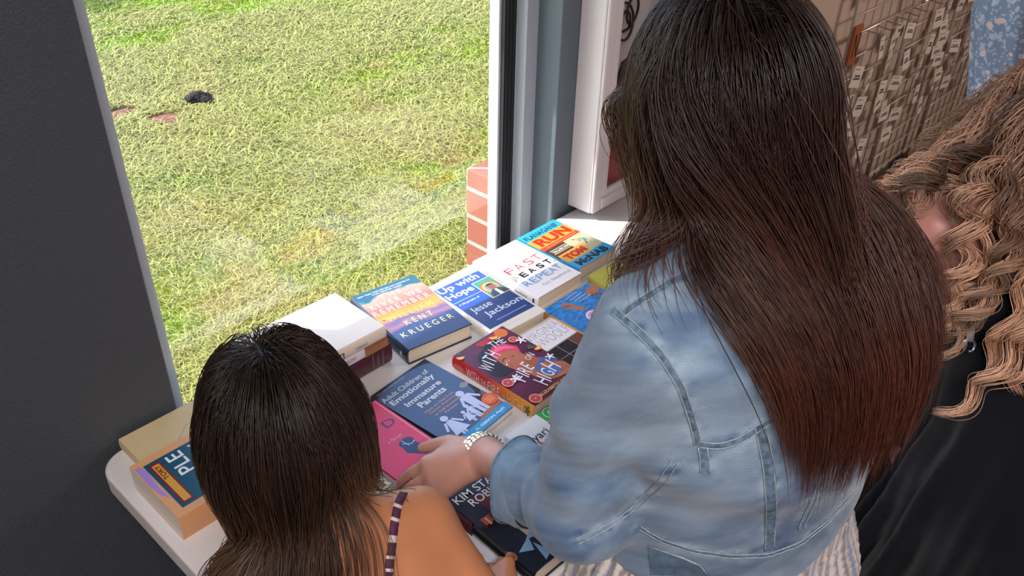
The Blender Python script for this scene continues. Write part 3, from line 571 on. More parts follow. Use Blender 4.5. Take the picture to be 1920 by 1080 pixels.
# --- Adult Children of Emotionally Immature Parents
def adult(a):
    a.rect(0,0,1,1, C('22222c')); bl = C('4a6490')
    a.poly([(0,.70)]+[(0+.0,.86)]+[(.5-.5*math.cos(math.pi*k/14)**1*1.0, .90+.085*math.sin(math.pi*k/14)) for k in range(15)]+[(1,.86),(1,.60),(.93,.38),(.62,.12),(0,.10)], bl)
    a.poly([(.0,.10),(.62,.12),(.75,.14),(1,.36),(1,.10),(1,0),(0,0)], C('6e5f72')); a.poly([(.55,.10),(1,.26),(1,.12),(.7,.08)], C('b0705c')); a.ell(.93,.50,.07,.05, C('8d8f98'))
    a.text('NEW YORK TIMES BESTSELLER', .05,.955,.55,.968, C('c9cdd8')); s = C('dfe5f2')
    a.text('Adult Children of', .02,.845,.84,.90, s, .005); a.text('Emotionally', .06,.745,.82,.825, s, .02); a.text('Immature', .16,.66,.78,.72, s, .02); a.text('Parents', .26,.565,.72,.635, s, .02)
    for k, t in enumerate(('How to Heal from','Distant, Rejecting,','or Self-Involved','Parents')): a.text(t, .22+.02*k+(.10 if k == 3 else 0),.495-.042*k,.74-.02*k-(.08 if k == 3 else 0),.522-.042*k, C('c79f92'), .015)
    f = C('c3d0f5')
    def man(x, y, s, dress=False):
        a.ell(x,y+.085*s,.045*s,.045*s,f)
        if dress: a.poly([(x-.03*s,y+.05*s),(x+.03*s,y+.05*s),(x+.11*s,y-.10*s),(x-.11*s,y-.10*s)], f)
        else: a.poly([(x-.055*s,y+.055*s),(x+.055*s,y+.055*s),(x+.05*s,y-.06*s),(x+.05*s,y-.16*s),(x+.008*s,y-.16*s),(x,y-.06*s),(x-.008*s,y-.16*s),(x-.05*s,y-.16*s),(x-.05*s,y-.06*s)], f)
        a.line([(x-.05*s,y+.045*s),(x-.12*s,y-.03*s)], .03*s, f); a.line([(x+.05*s,y+.045*s),(x+.12*s,y-.03*s)], .03*s, f); a.line([(x-.02*s,y-.08*s),(x-.02*s,y-.16*s)], .03*s, f); a.line([(x+.02*s,y-.08*s),(x+.02*s,y-.16*s)], .03*s, f)
    man(.76,.34,1.25); man(.63,.24,.7); man(.52,.22,.62,True); man(.28,.24,1.15,True)
    a.ell(.93,.21,.115,.10, C('e0683a'));
    for k in (-1,0,1): a.line([(.87,.21+.022*k),(.99,.21+.022*k)], .008, C('f3c9b4'))
    a.rect(0,0,1,.095, C('3a9ad8')); a.text('C. GIBSON, PsyD', .38,.03,.92,.062, W_, .02)
book('self_help_book', .152, .229, .015, cv('dark_gloss_cover','23232d',.2), (.753, 1.030), 4.5, 'blue-grey paperback with a row of white paper-doll figures and a bright blue strip', art=adult, pages=m_pagew)
# --- pink novel
def pink(a):
    a.rect(0,0,1,1, C('e64575')); a.line([(.96,0),(.96,1)], .016, C('f4b5cc')); a.text('D', .66,.60,.88,.71, C('6d3a78'), .01); a.text('a Novel', .44,.43,.74,.47, C('f3c3d6'), -.01, .4)
    d = C('2c4a80'); a.ell(.66,.33,.14,.10,d); a.poly([(.56,.36),(.50,.22),(.70,.08),(.96,.06),(.94,.16),(.80,.22),(.74,.34)], d); a.line([(.58,.34),(.70,.28),(.78,.30)], .012, C('e8dff4')); a.line([(.62,.38),(.64,.28)], .012, C('e8dff4')); a.line([(.74,.12),(.92,.10)], .02, C('cdb5e8'))
book('pink_novel', .112, .190, .017, cv('pink_cover','d93d6c',.35), (.640, 1.010), 1.5, 'bright pink paperback with a dark blue figure, under the reaching hand', art=pink)
# --- ornate gold and grey book
def orn(a):
    a.rect(0,0,1,1, C('5d5b60')); g = C('cfc49c'); a.rect(.0,0,1,.33, C('8a7c68'))
    for i, ch in enumerate('ooo'): a.ringd(.26+.24*i,.42,.105,.12, g); a.ell(.26+.24*i,.42,.05,.07, C('e6dcb8'))
    for i, ch in enumerate('IIIII'): x = .10+.17*i; a.rect(x,.16,x+.15,.29, C('ece3c6')); a.rect(x+.05,.18,x+.10,.27, C('6d6258'))
    a.line([(.02,.34),(.98,.34)], .01, g); a.line([(.02,.13),(.98,.13)], .01, g)
book('ornate_book', .138, .215, .020, cv('grey_cover','56545a',.4), (.496, 1.000), 2, 'grey book with cream ornamental capitals, between the pink novel and the girl', art=orn)
# --- Tayari Jones
def tay(a):
    g = C('3fae5c'); g2 = C('7cc46a'); o = C('e89a5c'); p = C('e87a6a'); a.rect(0,0,1,1, C('eeecf0')); a.poly([(.56,1),(.86,1),(.86,.86),(.56,.86)], g); a.ringd(.71,.93,.085,.095, W_); a.text('A', .67,.905,.75,.955, W_, .03)
    for x, y, r, c, t in ((.12,.60,.09,o,30),(.24,.70,.08,p,110),(.33,.56,.09,g2,60),(.85,.62,.10,g2,20),(.60,.60,.12,g,70),(.70,.50,.13,g,40),(.52,.48,.12,C('9ccf6a'),120),(.78,.72,.08,p,150),(.9,.46,.1,g2,100),(.3,.42,.1,o,140),(.45,.62,.07,o,160),(.66,.66,.06,p,10)): a.ell(x,y,r,r*.34,c,20,rot=t)
    a.line([(.5,.3),(.6,.6),(.7,.7)], .012, C('5c8f4a')); a.text('Tayari', .02,.74,.45,.845, K_); a.text('Jones', .52,.74,.97,.85, K_)
book('white_floral_novel', .150, .215, .022, cv('white_cover','e9e7ec',.3), (.848, .765), -1, 'white paperback with green leaves and a green seal, beside the denim sleeve', art=tay, pages=m_pagew)
# --- Kim Stanley Robinson
def kim(a):
    a.rect(0,0,1,1, C('1a2030')); a.rect(0,.56,1,1, C('2b3347')); a.rect(.25,.55,1,.80, C('6d2c35')); a.rect(.08,.52,.4,.62, C('a8504a')); a.rect(0,.50,1,.545, C('15161c'))
    for k in range(6): a.rect(.06+.07*k,.53,.065+.07*k+.02,.61, C('d8a89a') if k % 2 else C('4a2328'))
    a.text('AWARD WINNING AUTHOR', .08,.935,.92,.95, C('8f9db5')); w = C('ece9ee'); a.text('KIM STANLEY', .05,.84,.96,.92, w, .01); a.text('ROBINSON', .16,.745,.88,.825, w, .01)
    g = C('bda9a4'); a.text('I', .30,.27,.37,.45, g, .01); a.text('S', .36,.06,.58,.24, g, -.01)
    for q in (((.08,.20),(.30,.26),(.22,.14)),((.25,.25),(.50,.34),(.38,.22)),((.28,.2),(.34,.05),(.22,.02))): a.poly(q, C('7fa3c4',.12))
def kim_sp(a): a.text('KIM', .06,.3,.16,.7, W_, .02); a.rect(.20,.05,.36,.95, C('6d2c35'))
book('science_fiction_novel', .150, .212, .036, cv('black_torn_jacket','14161e',.16,coat=.5,bump=.5,bscale=60,dist=.001), (.660, .733), -2.5, 'black hardback with a creased glossy jacket, under the denim cuff', hard=True, art=kim, spine_art=kim_sp, pages=m_page)
# --- blue swimming cover
def bluem():
    m = M('blue_brushed_print', hexc('2f7cc4'), .3, var=.55, vscale=55, stretch=(1,3,1)); return m
def blue(a):
    s = C('a5705c'); a.ell(.33,.86,.10,.045,s,rot=-50); a.poly([(.24,.90),(.36,.93),(.42,.80),(.47,.70),(.40,.68),(.32,.78)], s); a.line([(.28,.88),(.36,.84)], .02, C('5a2f2a')); a.ell(.86,.86,.13,.09,s,rot=20); a.poly([(.9,.92),(1,.98),(1,.84),(.9,.80)], s)
    for k in range(5): a.ell(.76+.03*k,.80-.01*k+.02*(k%2),.03,.012,C('7d4c42'),rot=60)
    w = C('b8d3ee')
    for k in range(4): a.line([(.42+.03*k,.955-.045*k),(.68+.03*k,.965-.045*k)], .010, w)
    a.ell(.42,.53,.13,.13,C('cf9ac4')); a.ringd(.42,.53,.105,.13,C('e9d9ec')); a.ell(.42,.53,.07,.07,C('9a6fb4')); a.ringd(.42,.53,.03,.045,C('e9d9ec'))
book('blue_water_novel', .166, .205, .020, [bluem(), cv('amber_spine','d0913f',.4), cv('amber_back','c88a3c',.4)], (1.197, .980), -.5, 'blue painted paperback with two hands, a pink seal and an amber spine', art=blue, back=True)
# --- Virginia Woolf
def woolf(a):
    l = C('8f93ac'); a.rect(0,0,1,1, C('221c26')); a.rect(0,.60,1,1, C('e4e2ea')); a.line([(.02,.985),(.98,.985)], .006, C('b9bccb'))
    a.text('VIRGINIA', .06,.82,.92,.93, l, -.016); a.text('WOOLF', .16,.67,.94,.80, l, -.016)
    for x in (.02,.33,.66,.98): a.line([(x,0),(x,.59)], .012, C('a8a4ac'))
    for y in (.59,.40,.20): a.line([(0,y),(1,y)], .012, C('a8a4ac'))
    a.rect(.68,.42,.97,.58, C('6b4238'))
book('white_and_black_novel', .112, .195, .015, cv('white_card','dedce4',.4), (1.090, .958), -.5, 'thin book with a white title band over a black grid, right of the plum hardback', art=woolf)
# --- green yellow book
def green(a):
    l = C('a8a43c')
    for k in (.25,.5,.75): a.line([(k,0),(k,1)], .008, l)
    for k in (.12,.3,.48,.66,.84): a.line([(0,k),(1,k)], .008, l)
    a.ell(.78,.60,.16,.16,C('e0b9a8')); a.ell(.80,.60,.10,.10,C('d88a6c'))
book('olive_green_book', .150, .205, .018, cv('olive_cover','b3b055',.35), (1.386, 1.000), -2, 'olive green book with faint grid lines and a peach disc, half behind the falling hair', art=green, pages=m_pagew)
# --- stack of three by the left of the window
m_bu = cv('burgundy_leather','4a1f2c',.3,bump=.25,bscale=250)
def st_sp(a): a.line([(.10,.15),(.10,.85)], .006, C('8f7078')); a.line([(.20,.12),(.20,.9)], .006, C('8f7078')); a.line([(.15,.25),(.15,.75)], .01, C('7c626c'))
book('burgundy_volume', .160, .250, .056, m_bu, (.612, 1.092), 90, 'thick burgundy hardback, bottom of the stack left of the sunset novel', hard=True, spine_art=None, group='books stacked by the window', spine_side=-1)
def st1(a): a.rect(.0,.0,.24,1, C('a0714d')); a.rect(.0,.62,.24,1, C('9a5a36')); a.text('MORLEY', .34,.28,.52,.6, C('8f8a8c'))
def st2(a): a.text('London', .20,.35,.32,.6, C('6a5f58'), 0, .3); a.text('n', .44,.2,.48,.7, C('3a2f2a')); a.text('2', .49,.1,.52,.6, C('6d3a30'))
def flip_sp(fn):
    return fn
book('tan_and_white_book', .155, .236, .026, [cv('ivory_cover','e8e4ea',.35), cv('ivory_spine','e4e0e6',.35)], (.612, 1.088), 90, 'white paperback with a brown spine end, middle of the stack', z=TZ+.0565, group='books stacked by the window')
book('cream_volume', .165, .232, .028, [cv('cream_board','e9e2dc',.5), cv('cream_spine','e6d9cc',.45)], (.608, 1.083), 89, 'plain cream hardback, top of the stack, half in sunlight', hard=True, z=TZ+.083, group='books stacked by the window', pages=m_page)
for nm, z0, t, fn, ln in (('tan_and_white_book', TZ+.0565, .026, st1, .236), ('cream_volume', TZ+.083, .028, st2, .232), ('burgundy_volume', TZ, .056, st_sp, .25)):
    root = [o for o in bpy.data.objects if o.name == nm][0]
    A = Art(ln, t); fn(A); wd = {'tan_and_white_book': .155, 'cream_volume': .165, 'burgundy_volume': .160}[nm]
    # the spine faces the room: u runs from the right end of the spine as seen
    A.mb.v = [(-wd/2-.0005-zz, -ln/2+ (x), y) for x, y, zz in A.mb.v]
    A.mb.f = [tuple(reversed(f)) for f in A.mb.f]
    if fn is not st_sp:      # keep the lettering readable from the room
        A.mb.v = [(x, y, z) for x, y, z in A.mb.v]
    A.mb.build('spine_print', A.mats, root)
# --- left end of the table
def bib(a):
    a.rect(0,0,1,1, C('dba377')); a.rect(.10,.12,.90,.93, C('11506e')); w = C('e9edf0'); a.text('PLE', .50,.66,.86,.78, w, .01); a.text('TARY', .46,.48,.86,.60, w, .01); a.rect(.20,.14,.80,.40, C('7a4a3a'))
    a.rect(.14,.82,.86,.905, C('7a2030')); a.rect(.17,.835,.83,.89, C('d8a03c')); a.text('TORY', .56,.843,.81,.882, C('6d2a20'), .03)
    a.poly([(.30,.94),(.50,.95),(.80,.93),(.92,.95),(.92,.985),(.6,.99),(.40,.975)], C('a38be0'))
book('commentary_volume', .160, .230, .052, [cv('peach_cover','d49a6e',.4), cv('peach_spine','cf9668',.4)], (.333, .982), 90, 'thick peach bordered book with a teal panel and white capitals, at the rounded table end', art=bib, pages=m_pagew)
def tanp(a):
    l = C('8f8a80')
    a.line([(.24,.10),(.42,.48),(.62,.50),(.98,.55)], .004, l); a.line([(.24,.10),(.55,.04)], .004, l); a.line([(.46,.40),(.55,.04)], .004, l); a.line([(.46,.40),(.98,.42)], .004, l)
    a.line([(.28,.14),(.34,.12)], .008, C('6d6a66')); a.line([(.34,.10),(.50,.07)], .008, l)
    for k in range(3): a.line([(.60,.44+.03*k),(.95,.46+.03*k)], .003, C('a9a8c8'))
book('tan_pamphlet', .245, .100, .024, [cv('tan_paper','d3bf97',.6,var=.08,vscale=10), cv('tan_edge','cdb88e',.6)], (.360, 1.250), 0, 'tan paper covered booklet with faint ruled outline, against the wall at the table end', art=tanp, pages=m_pagew)
# --- white gold lettered book and the navy book the girl holds
def gold(a):
    g = C('d3b07c')
    for i in range(5): a.ringd(.86,.78-.12*i,.035,.06, g); a.line([(.80,.81-.12*i),(.80,.74-.12*i)], .02, g)
book('white_gilt_book', .150, .215, .018, cv('white_gilt_cover','dcdcea',.35), (.500, .716), -2, 'white book with small gilt letters, lying left of the black jacketed hardback', art=gold, pages=m_pagew)
book('navy_book', .125, .190, .012, cv('navy_cloth_cover','20253c',.45,var=.2,vscale=20), (.478, .688), 9, 'dark navy book with rounded corner, gripped by the girl', z=TZ+.0185)
# ------------------------------------------------------------------ soft-body surface tools
A3 = lambda *v: np.array(v, float)
def nrm(v): return v/np.linalg.norm(v)
def f_cone(a, b, ra, rb):
    a = np.asarray(a, float); b = np.asarray(b, float); ab = b-a; L = ab@ab
    def f(p):
        t = np.clip(((p-a)@ab)/L, 0, 1); return np.linalg.norm(p-a-t[:, None]*ab, axis=1)-(ra+(rb-ra)*t)
    return f
def f_chain(pts, rs, k=0.0):
    fs = [f_cone(pts[i], pts[i+1], rs[i], rs[i+1]) for i in range(len(pts)-1)]
    return f_union(fs, k)
def f_ell(c, R, r):
    """ellipsoid, axes = rows of R"""
    c = np.asarray(c, float); R = np.asarray(R, float); r = np.asarray(r, float)
    def f(p):
        q = (p-c)@R.T; k0 = np.linalg.norm(q/r, axis=1); k1 = np.linalg.norm(q/(r*r), axis=1)+1e-9; return k0*(k0-1)/k1
    return f
def smin(a, b, k):
    if k <= 0: return np.minimum(a, b)
    h = np.clip(.5+.5*(b-a)/k, 0, 1); return b+(a-b)*h-k*h*(1-h)
def f_union(fs, k=0.0):
    def f(p):
        d = fs[0](p)
        for g in fs[1:]: d = smin(d, g(p), k)
        return d
    return f
def f_sect(c, f_axis, pts, rx, ry, k=.03):
    """stack of elliptical sections: pts centre line, rx half widths along R, ry half depths along F"""
    R, F = c, f_axis; U = np.cross(R, F)
    fs = []
    for i in range(len(pts)-1):
        a, b = np.asarray(pts[i], float), np.asarray(pts[i+1], float)
        def f(p, a=a, b=b, i=i):
            ab = b-a; t = np.clip(((p-a)@ab)/(ab@ab), 0, 1); q = p-a-t[:, None]*ab; w = rx[i]+(rx[i+1]-rx[i])*t; d = ry[i]+(ry[i+1]-ry[i])*t
            x = q@R; y = q@F; z = q@U; m = np.minimum(w, d); e = np.sqrt((x/w)**2+(y/d)**2+(z/m)**2+1e-12); return (e-1)*m*(.6+.4*np.minimum(e,2)/2)
        fs.append(f)
    return f_union(fs, k)
def surf(f, lo, hi, h):
    """surface nets on a regular grid -> V, quads"""
    lo = np.asarray(lo, float); n = np.ceil((np.asarray(hi)-lo)/h).astype(int)+1
    ax = [lo[i]+h*np.arange(n[i]) for i in range(3)]; G = np.empty(n, np.float32)
    YZ = np.stack(np.meshgrid(ax[1], ax[2], indexing='ij'), -1).reshape(-1, 2)
    step = max(1, int(400000/len(YZ)))
    for i in range(0, n[0], step):
        xs = ax[0][i:i+step]; P = np.concatenate([np.repeat(xs, len(YZ))[:, None], np.tile(YZ, (len(xs), 1))], 1); G[i:i+step] = f(P).reshape(len(xs), n[1], n[2])
    S = G < 0; c = sum(S[a:n[0]-1+a, b:n[1]-1+b, d:n[2]-1+d].astype(np.int8) for a in (0,1) for b in (0,1) for d in (0,1)); act = (c > 0) & (c < 8)
    idx = np.full(act.shape, -1, np.int64); I = np.argwhere(act); idx[act] = np.arange(len(I))
    acc = np.zeros((len(I), 3)); cnt = np.zeros(len(I))
    for axis in range(3):
        o1, o2 = [k for k in range(3) if k != axis]
        for a in (0, 1):
            for b in (0, 1):
                s = I.copy(); s[:, o1] += a; s[:, o2] += b; e = s.copy(); e[:, axis] += 1
                g0 = G[tuple(s.T)]; g1 = G[tuple(e.T)]; m = (g0 < 0) != (g1 < 0); t = np.where(m, g0/(g0-g1+1e-12*(g0 == g1)), 0); P = s.astype(float); P[:, axis] += t; acc[m] += P[m]; cnt[m] += 1
    V = acc/cnt[:, None]*h+lo; Q = []
    for axis in range(3):
        o1, o2 = (axis+1) % 3, (axis+2) % 3; sl0 = [slice(None)]*3; sl1 = [slice(None)]*3; sl0[axis] = slice(0, n[axis]-1); sl1[axis] = slice(1, n[axis])
        a, b = S[tuple(sl0)], S[tuple(sl1)]; E = np.argwhere(a != b); E = E[(E[:, o1] > 0) & (E[:, o2] > 0) & (E[:, o1] < n[o1]-1) & (E[:, o2] < n[o2]-1)]
        flip = a[tuple(E.T)]
        def cell(d1, d2): c_ = E.copy(); c_[:, o1] -= d1; c_[:, o2] -= d2; return idx[tuple(c_.T)]
        q = np.stack([cell(1,1), cell(0,1), cell(0,0), cell(1,0)], 1); q[~flip] = q[~flip][:, ::-1]; Q.append(q)
    Q = np.concatenate(Q); return V, Q[(Q >= 0).all(1)]
def relax(V, Q, it=2, lam=.5):
    E = np.concatenate([Q[:, [0,1]], Q[:, [1,2]], Q[:, [2,3]], Q[:, [3,0]]])
    for _ in range(it):
        s = np.zeros_like(V); c = np.zeros(len(V)); np.add.at(s, E[:, 0], V[E[:, 1]]); np.add.at(s, E[:, 1], V[E[:, 0]]); np.add.at(c, E[:, 0], 1); np.add.at(c, E[:, 1], 1); V = V*(1-lam)+lam*s/np.maximum(c, 1)[:, None]
    return V
def join_geo(parts):
    V = []; F = []; o = 0
    for v, f in parts: V.append(v); F.append(f+o); o += len(v)
    return np.concatenate(V), np.concatenate(F)
def grad(f, p, e=.002):
    g = np.stack([f(p+np.eye(3)[i]*e)-f(p-np.eye(3)[i]*e) for i in range(3)], 1); return g/(np.linalg.norm(g, axis=1)[:, None]+1e-9)
# ------------------------------------------------------------------ hair tools
def strand_mesh(P, r, cols, sides=3):
    """P (N,S,3), r (N,S) radius, cols (N,S,3)"""
    N, S, _ = P.shape; T = np.gradient(P, axis=1); T /= np.linalg.norm(T, axis=2, keepdims=True)+1e-9
    ref = np.array([.3, .9, .2]); U = np.cross(T, ref); U /= np.linalg.norm(U, axis=2, keepdims=True)+1e-9; W = np.cross(T, U)
    a = np.arange(sides)*2*np.pi/sides; V = P[:, :, None, :]+r[:, :, None, None]*(U[:, :, None, :]*np.cos(a)[None, None, :, None]+W[:, :, None, :]*np.sin(a)[None, None, :, None])
    i = np.arange(N*S*sides).reshape(N, S, sides); q = np.stack([i[:, :-1, :], np.roll(i, -1, 2)[:, :-1, :], np.roll(i, -1, 2)[:, 1:, :], i[:, 1:, :]], -1).reshape(-1, 4)
    return V.reshape(-1, 3), q, np.repeat(cols.reshape(-1, 3), sides, axis=0)
def drape(root, d0, L, S, coll, off, stiff=.8, g=(0,0,-1), grav=None, noise=.05, seed=0, free=3, stick=.45):
    r_ = np.random.default_rng(seed); N = len(root); p = root.copy(); d = d0.copy(); out = [p.copy()]; ds = (L/(S-1))[:, None]; g = np.asarray(g, float)
    G = np.broadcast_to(g, (N, 3)) if grav is None or callable(grav) else grav; wob = r_.normal(size=(N, 3))*noise
    for s in range(1, S):
        if s % 6 == 0: wob = r_.normal(size=(N, 3))*noise
        d = d*stiff+(grav(p, s/S) if callable(grav) else G)*(1-stiff)+wob*.25; d /= np.linalg.norm(d, axis=1)[:, None]; q = p+d*ds
        o = off*min(1, (s+1)/free)
        for _ in range(2):
            v = coll(q); m = v < o
            if m.any(): q[m] += grad(coll, q[m])*(o[m]-v[m])[:, None]
        if s < S*stick:
            v = coll(q); m = v > o*1.05
            if m.any(): q[m] -= grad(coll, q[m])*((v[m]-o[m])*(1-s/(S*stick))**.5)[:, None]
        d = q-p; d /= np.linalg.norm(d, axis=1)[:, None]+1e-9; p = q; out.append(p.copy())
    return np.stack(out, 1)
def clump(P, ng, w, seed=0, jit=.002, ex=1.2):
    r_ = np.random.default_rng(seed); N, S, _ = P.shape; gi = r_.choice(N, ng, replace=False); mid = P[:, S//2]; best = np.zeros(N, int); bd = np.full(N, 1e9)
    for j, k in enumerate(gi):
        d = ((mid-mid[k])**2).sum(1)+((P[:, S//4]-P[k, S//4])**2).sum(1); m = d < bd; best[m] = k; bd[m] = d[m]
    s = np.linspace(0, 1, S)[None, :, None]; ww = w*(s**ex); off = r_.normal(size=(N, 1, 3))*jit*s
    return P*(1-ww)+P[best]*ww+off, best
def hair_mat(name, rough=.36, spec=.5):
    m = M(name, (1,1,1), rough, attr='tint', spec=spec); return m
def fib_dirs(n, seed=0):
    i = np.arange(n)+.5; z = 1-2*i/n; a = np.pi*(1+5**.5)*i; r = np.sqrt(1-z*z); return np.stack([r*np.cos(a), r*np.sin(a), z], 1)
def frame(f, up=(0,0,1)):
    F = nrm(np.asarray(f, float)); R = nrm(np.cross(F, up)); U = np.cross(R, F); return R, F, U
def head_fn(c, R, F, U, s=1.0):
    """skull, jaw, nose, ears, lips, brow"""
    B = np.stack([R, F, U]); X = lambda x, y, z: c+R*x*s+F*y*s+U*z*s
    parts = [f_ell(X(0,-.008,.018), B, A3(.074,.094,.100)*s), f_ell(X(0,.030,-.050), B, A3(.052,.055,.062)*s), f_ell(X(0,.062,-.088), B, A3(.024,.022,.020)*s)]
    nose = [f_chain([X(0,.085,.005), X(0,.103,-.030), X(0,.098,-.036)], [.007*s, .011*s, .013*s])]
    lips = [f_ell(X(0,.086,-.060), B, A3(.022,.008,.008)*s), f_ell(X(0,.078,.022), B, A3(.045,.014,.010)*s)]
    ears = [f_ell(X(sx*.075,-.008,-.010), B, A3(.010,.020,.032)*s) for sx in (-1, 1)]
    return f_union([f_union(parts, .035*s), f_union(nose, .01), f_union(lips, .01), f_union(ears, 0)], .010*s), X
def face_parts(root, X, s, iris, lip='a8605a', brow='2a1c18'):
    for sx in (-1, 1):
        for nm, rad, off, mat in (('eye', .0118, .0765, C('ece6e2', .2)), ('iris', .0055, .0845, C(iris, .15))):
            bm = bmesh.new(); bmesh.ops.create_uvsphere(bm, u_segments=16, v_segments=10, radius=rad*s); me = bpy.data.meshes.new(nm); bm.to_mesh(me); bm.free(); me.materials.append(mat)
            for p in me.polygons: p.use_smooth = True
            o = bpy.data.objects.new(nm, me); COL.objects.link(o); o.location = X(sx*.031, off, .002)
            if nm == 'eye': o.parent = root; eye = o
            else: o.parent = eye; o.location = Vector(X(sx*.031, off, .002))-Vector(X(sx*.031, .0765, .002))
        b = MB(); b.tube([X(sx*.016,.094,.024), X(sx*.032,.093,.029), X(sx*.05,.083,.022)], [.0022*s,.003*s,.0012*s], n=6); b.build('eyebrow', C(brow,.7), root)
    b = MB(); b.tube([X(-.022,.088,-.060), X(0,.0955,-.058), X(.022,.088,-.060)], [.001,.0028*s,.001], n=6); b.build('lips', C(lip,.4), root)
def hand_fn(W, D, N_, T, s=1.0, curl=(.35,.45,.45), spread=(.14,.04,-.05,-.16), thumb=(.5,.75)):
    """W wrist, D along the hand, N_ out of the back of the hand, T towards the thumb side"""
    D = nrm(D); N_ = nrm(N_-D*(N_@D)); T = nrm(T-D*(T@D)-N_*(T@N_)); fs = []
    P = lambda x, y, z: W+(D*x+T*y+N_*z)*s
    palm = [f_cone(P(0,0,0), P(.085,y,.0+.002), .021*s, .0135*s) for y in (.026,.009,-.009,-.026)]+[f_cone(P(.02,.018,-.008), P(.06,.030,-.006), .017*s, .015*s)]
    fs.append(f_union(palm, .014*s))
    tips = []
    for i, (y, L) in enumerate(((.028,.072),(.009,.080),(-.010,.075),(-.028,.060))):
        base = P(.086, y, .001); a = spread[i]; d = D*math.cos(a)+T*math.sin(a); ang = 0; p = base; pts = [p]; 
        for seg, (fr, cu) in enumerate(zip((.46,.30,.24), curl)):
            ang += cu; v = d*math.cos(ang)-N_*math.sin(ang); p = p+v*L*fr*s; pts.append(p)
        fs.append(f_chain(pts, [.0098*s,.0088*s,.0080*s,.0066*s])); tips.append((pts[-1], nrm(pts[-1]-pts[-2]), N_*math.cos(ang)+d*math.sin(ang)))
    a, b_ = thumb; v1 = D*math.cos(a)+T*math.sin(a)-N_*.25; v2 = D*math.cos(b_)+T*math.sin(b_)*1.0-N_*.35; v1 = nrm(v1); v2 = nrm(v2)
    q = [P(.018,.022,-.008)]; q.append(q[-1]+v1*.042*s); q.append(q[-1]+v2*.032*s); q.append(q[-1]+nrm(v2+D*.2)*.024*s)
    fs.append(f_chain(q, [.0165*s,.0125*s,.0105*s,.0078*s])); tips.append((q[-1], nrm(q[-1]-q[-2]), nrm(N_+T*.5)))
    g = f_union([fs[0]]+[fs[-1]], .012*s)
    fing = fs[1:-1]
    def f(p):
        d = g(p); e = fing[0](p)
        for h in fing[1:]: e = smin(e, h(p), .0022*s)
        return smin(d, e, .008*s)
    return f, tips
def nails(tips, root, s=1.0, mat=None):
    for p, d, n in tips:
        n = nrm(n-d*(n@d)); t = np.cross(d, n); c = p+n*.0052*s-d*.001*s; b = MB(); V = []; F = []
        for i in range(5):
            for j in range(5):
                u = (i/4-.5); v = (j/4-.5); V.append(c+d*(u*.0105*s)+t*(v*.0088*s*(1-.25*(abs(u)*2)**3))+n*(.0014*s*(1-(2*v)**2)-.0008*s*(2*u)**2))
        F = [(i*5+j, i*5+j+1, (i+1)*5+j+1, (i+1)*5+j) for i in range(4) for j in range(4)]; b.add(V, F, 0, True); b.build('fingernail', mat or C('d9a9a0',.25), root)
m_skin_w = M('fair_skin', hexc('c99182'), .45, sss=.12, bump=.15, bscale=400, dist=.0005, var=.05, vscale=30)
m_skin_g = M('tan_skin', hexc('bd7c58'), .45, sss=.12, bump=.12, bscale=400, dist=.0005, var=.05, vscale=25)
m_skin_c = M('pink_skin', hexc('c98c84'), .45, sss=.12, bump=.12, bscale=400, dist=.0005)

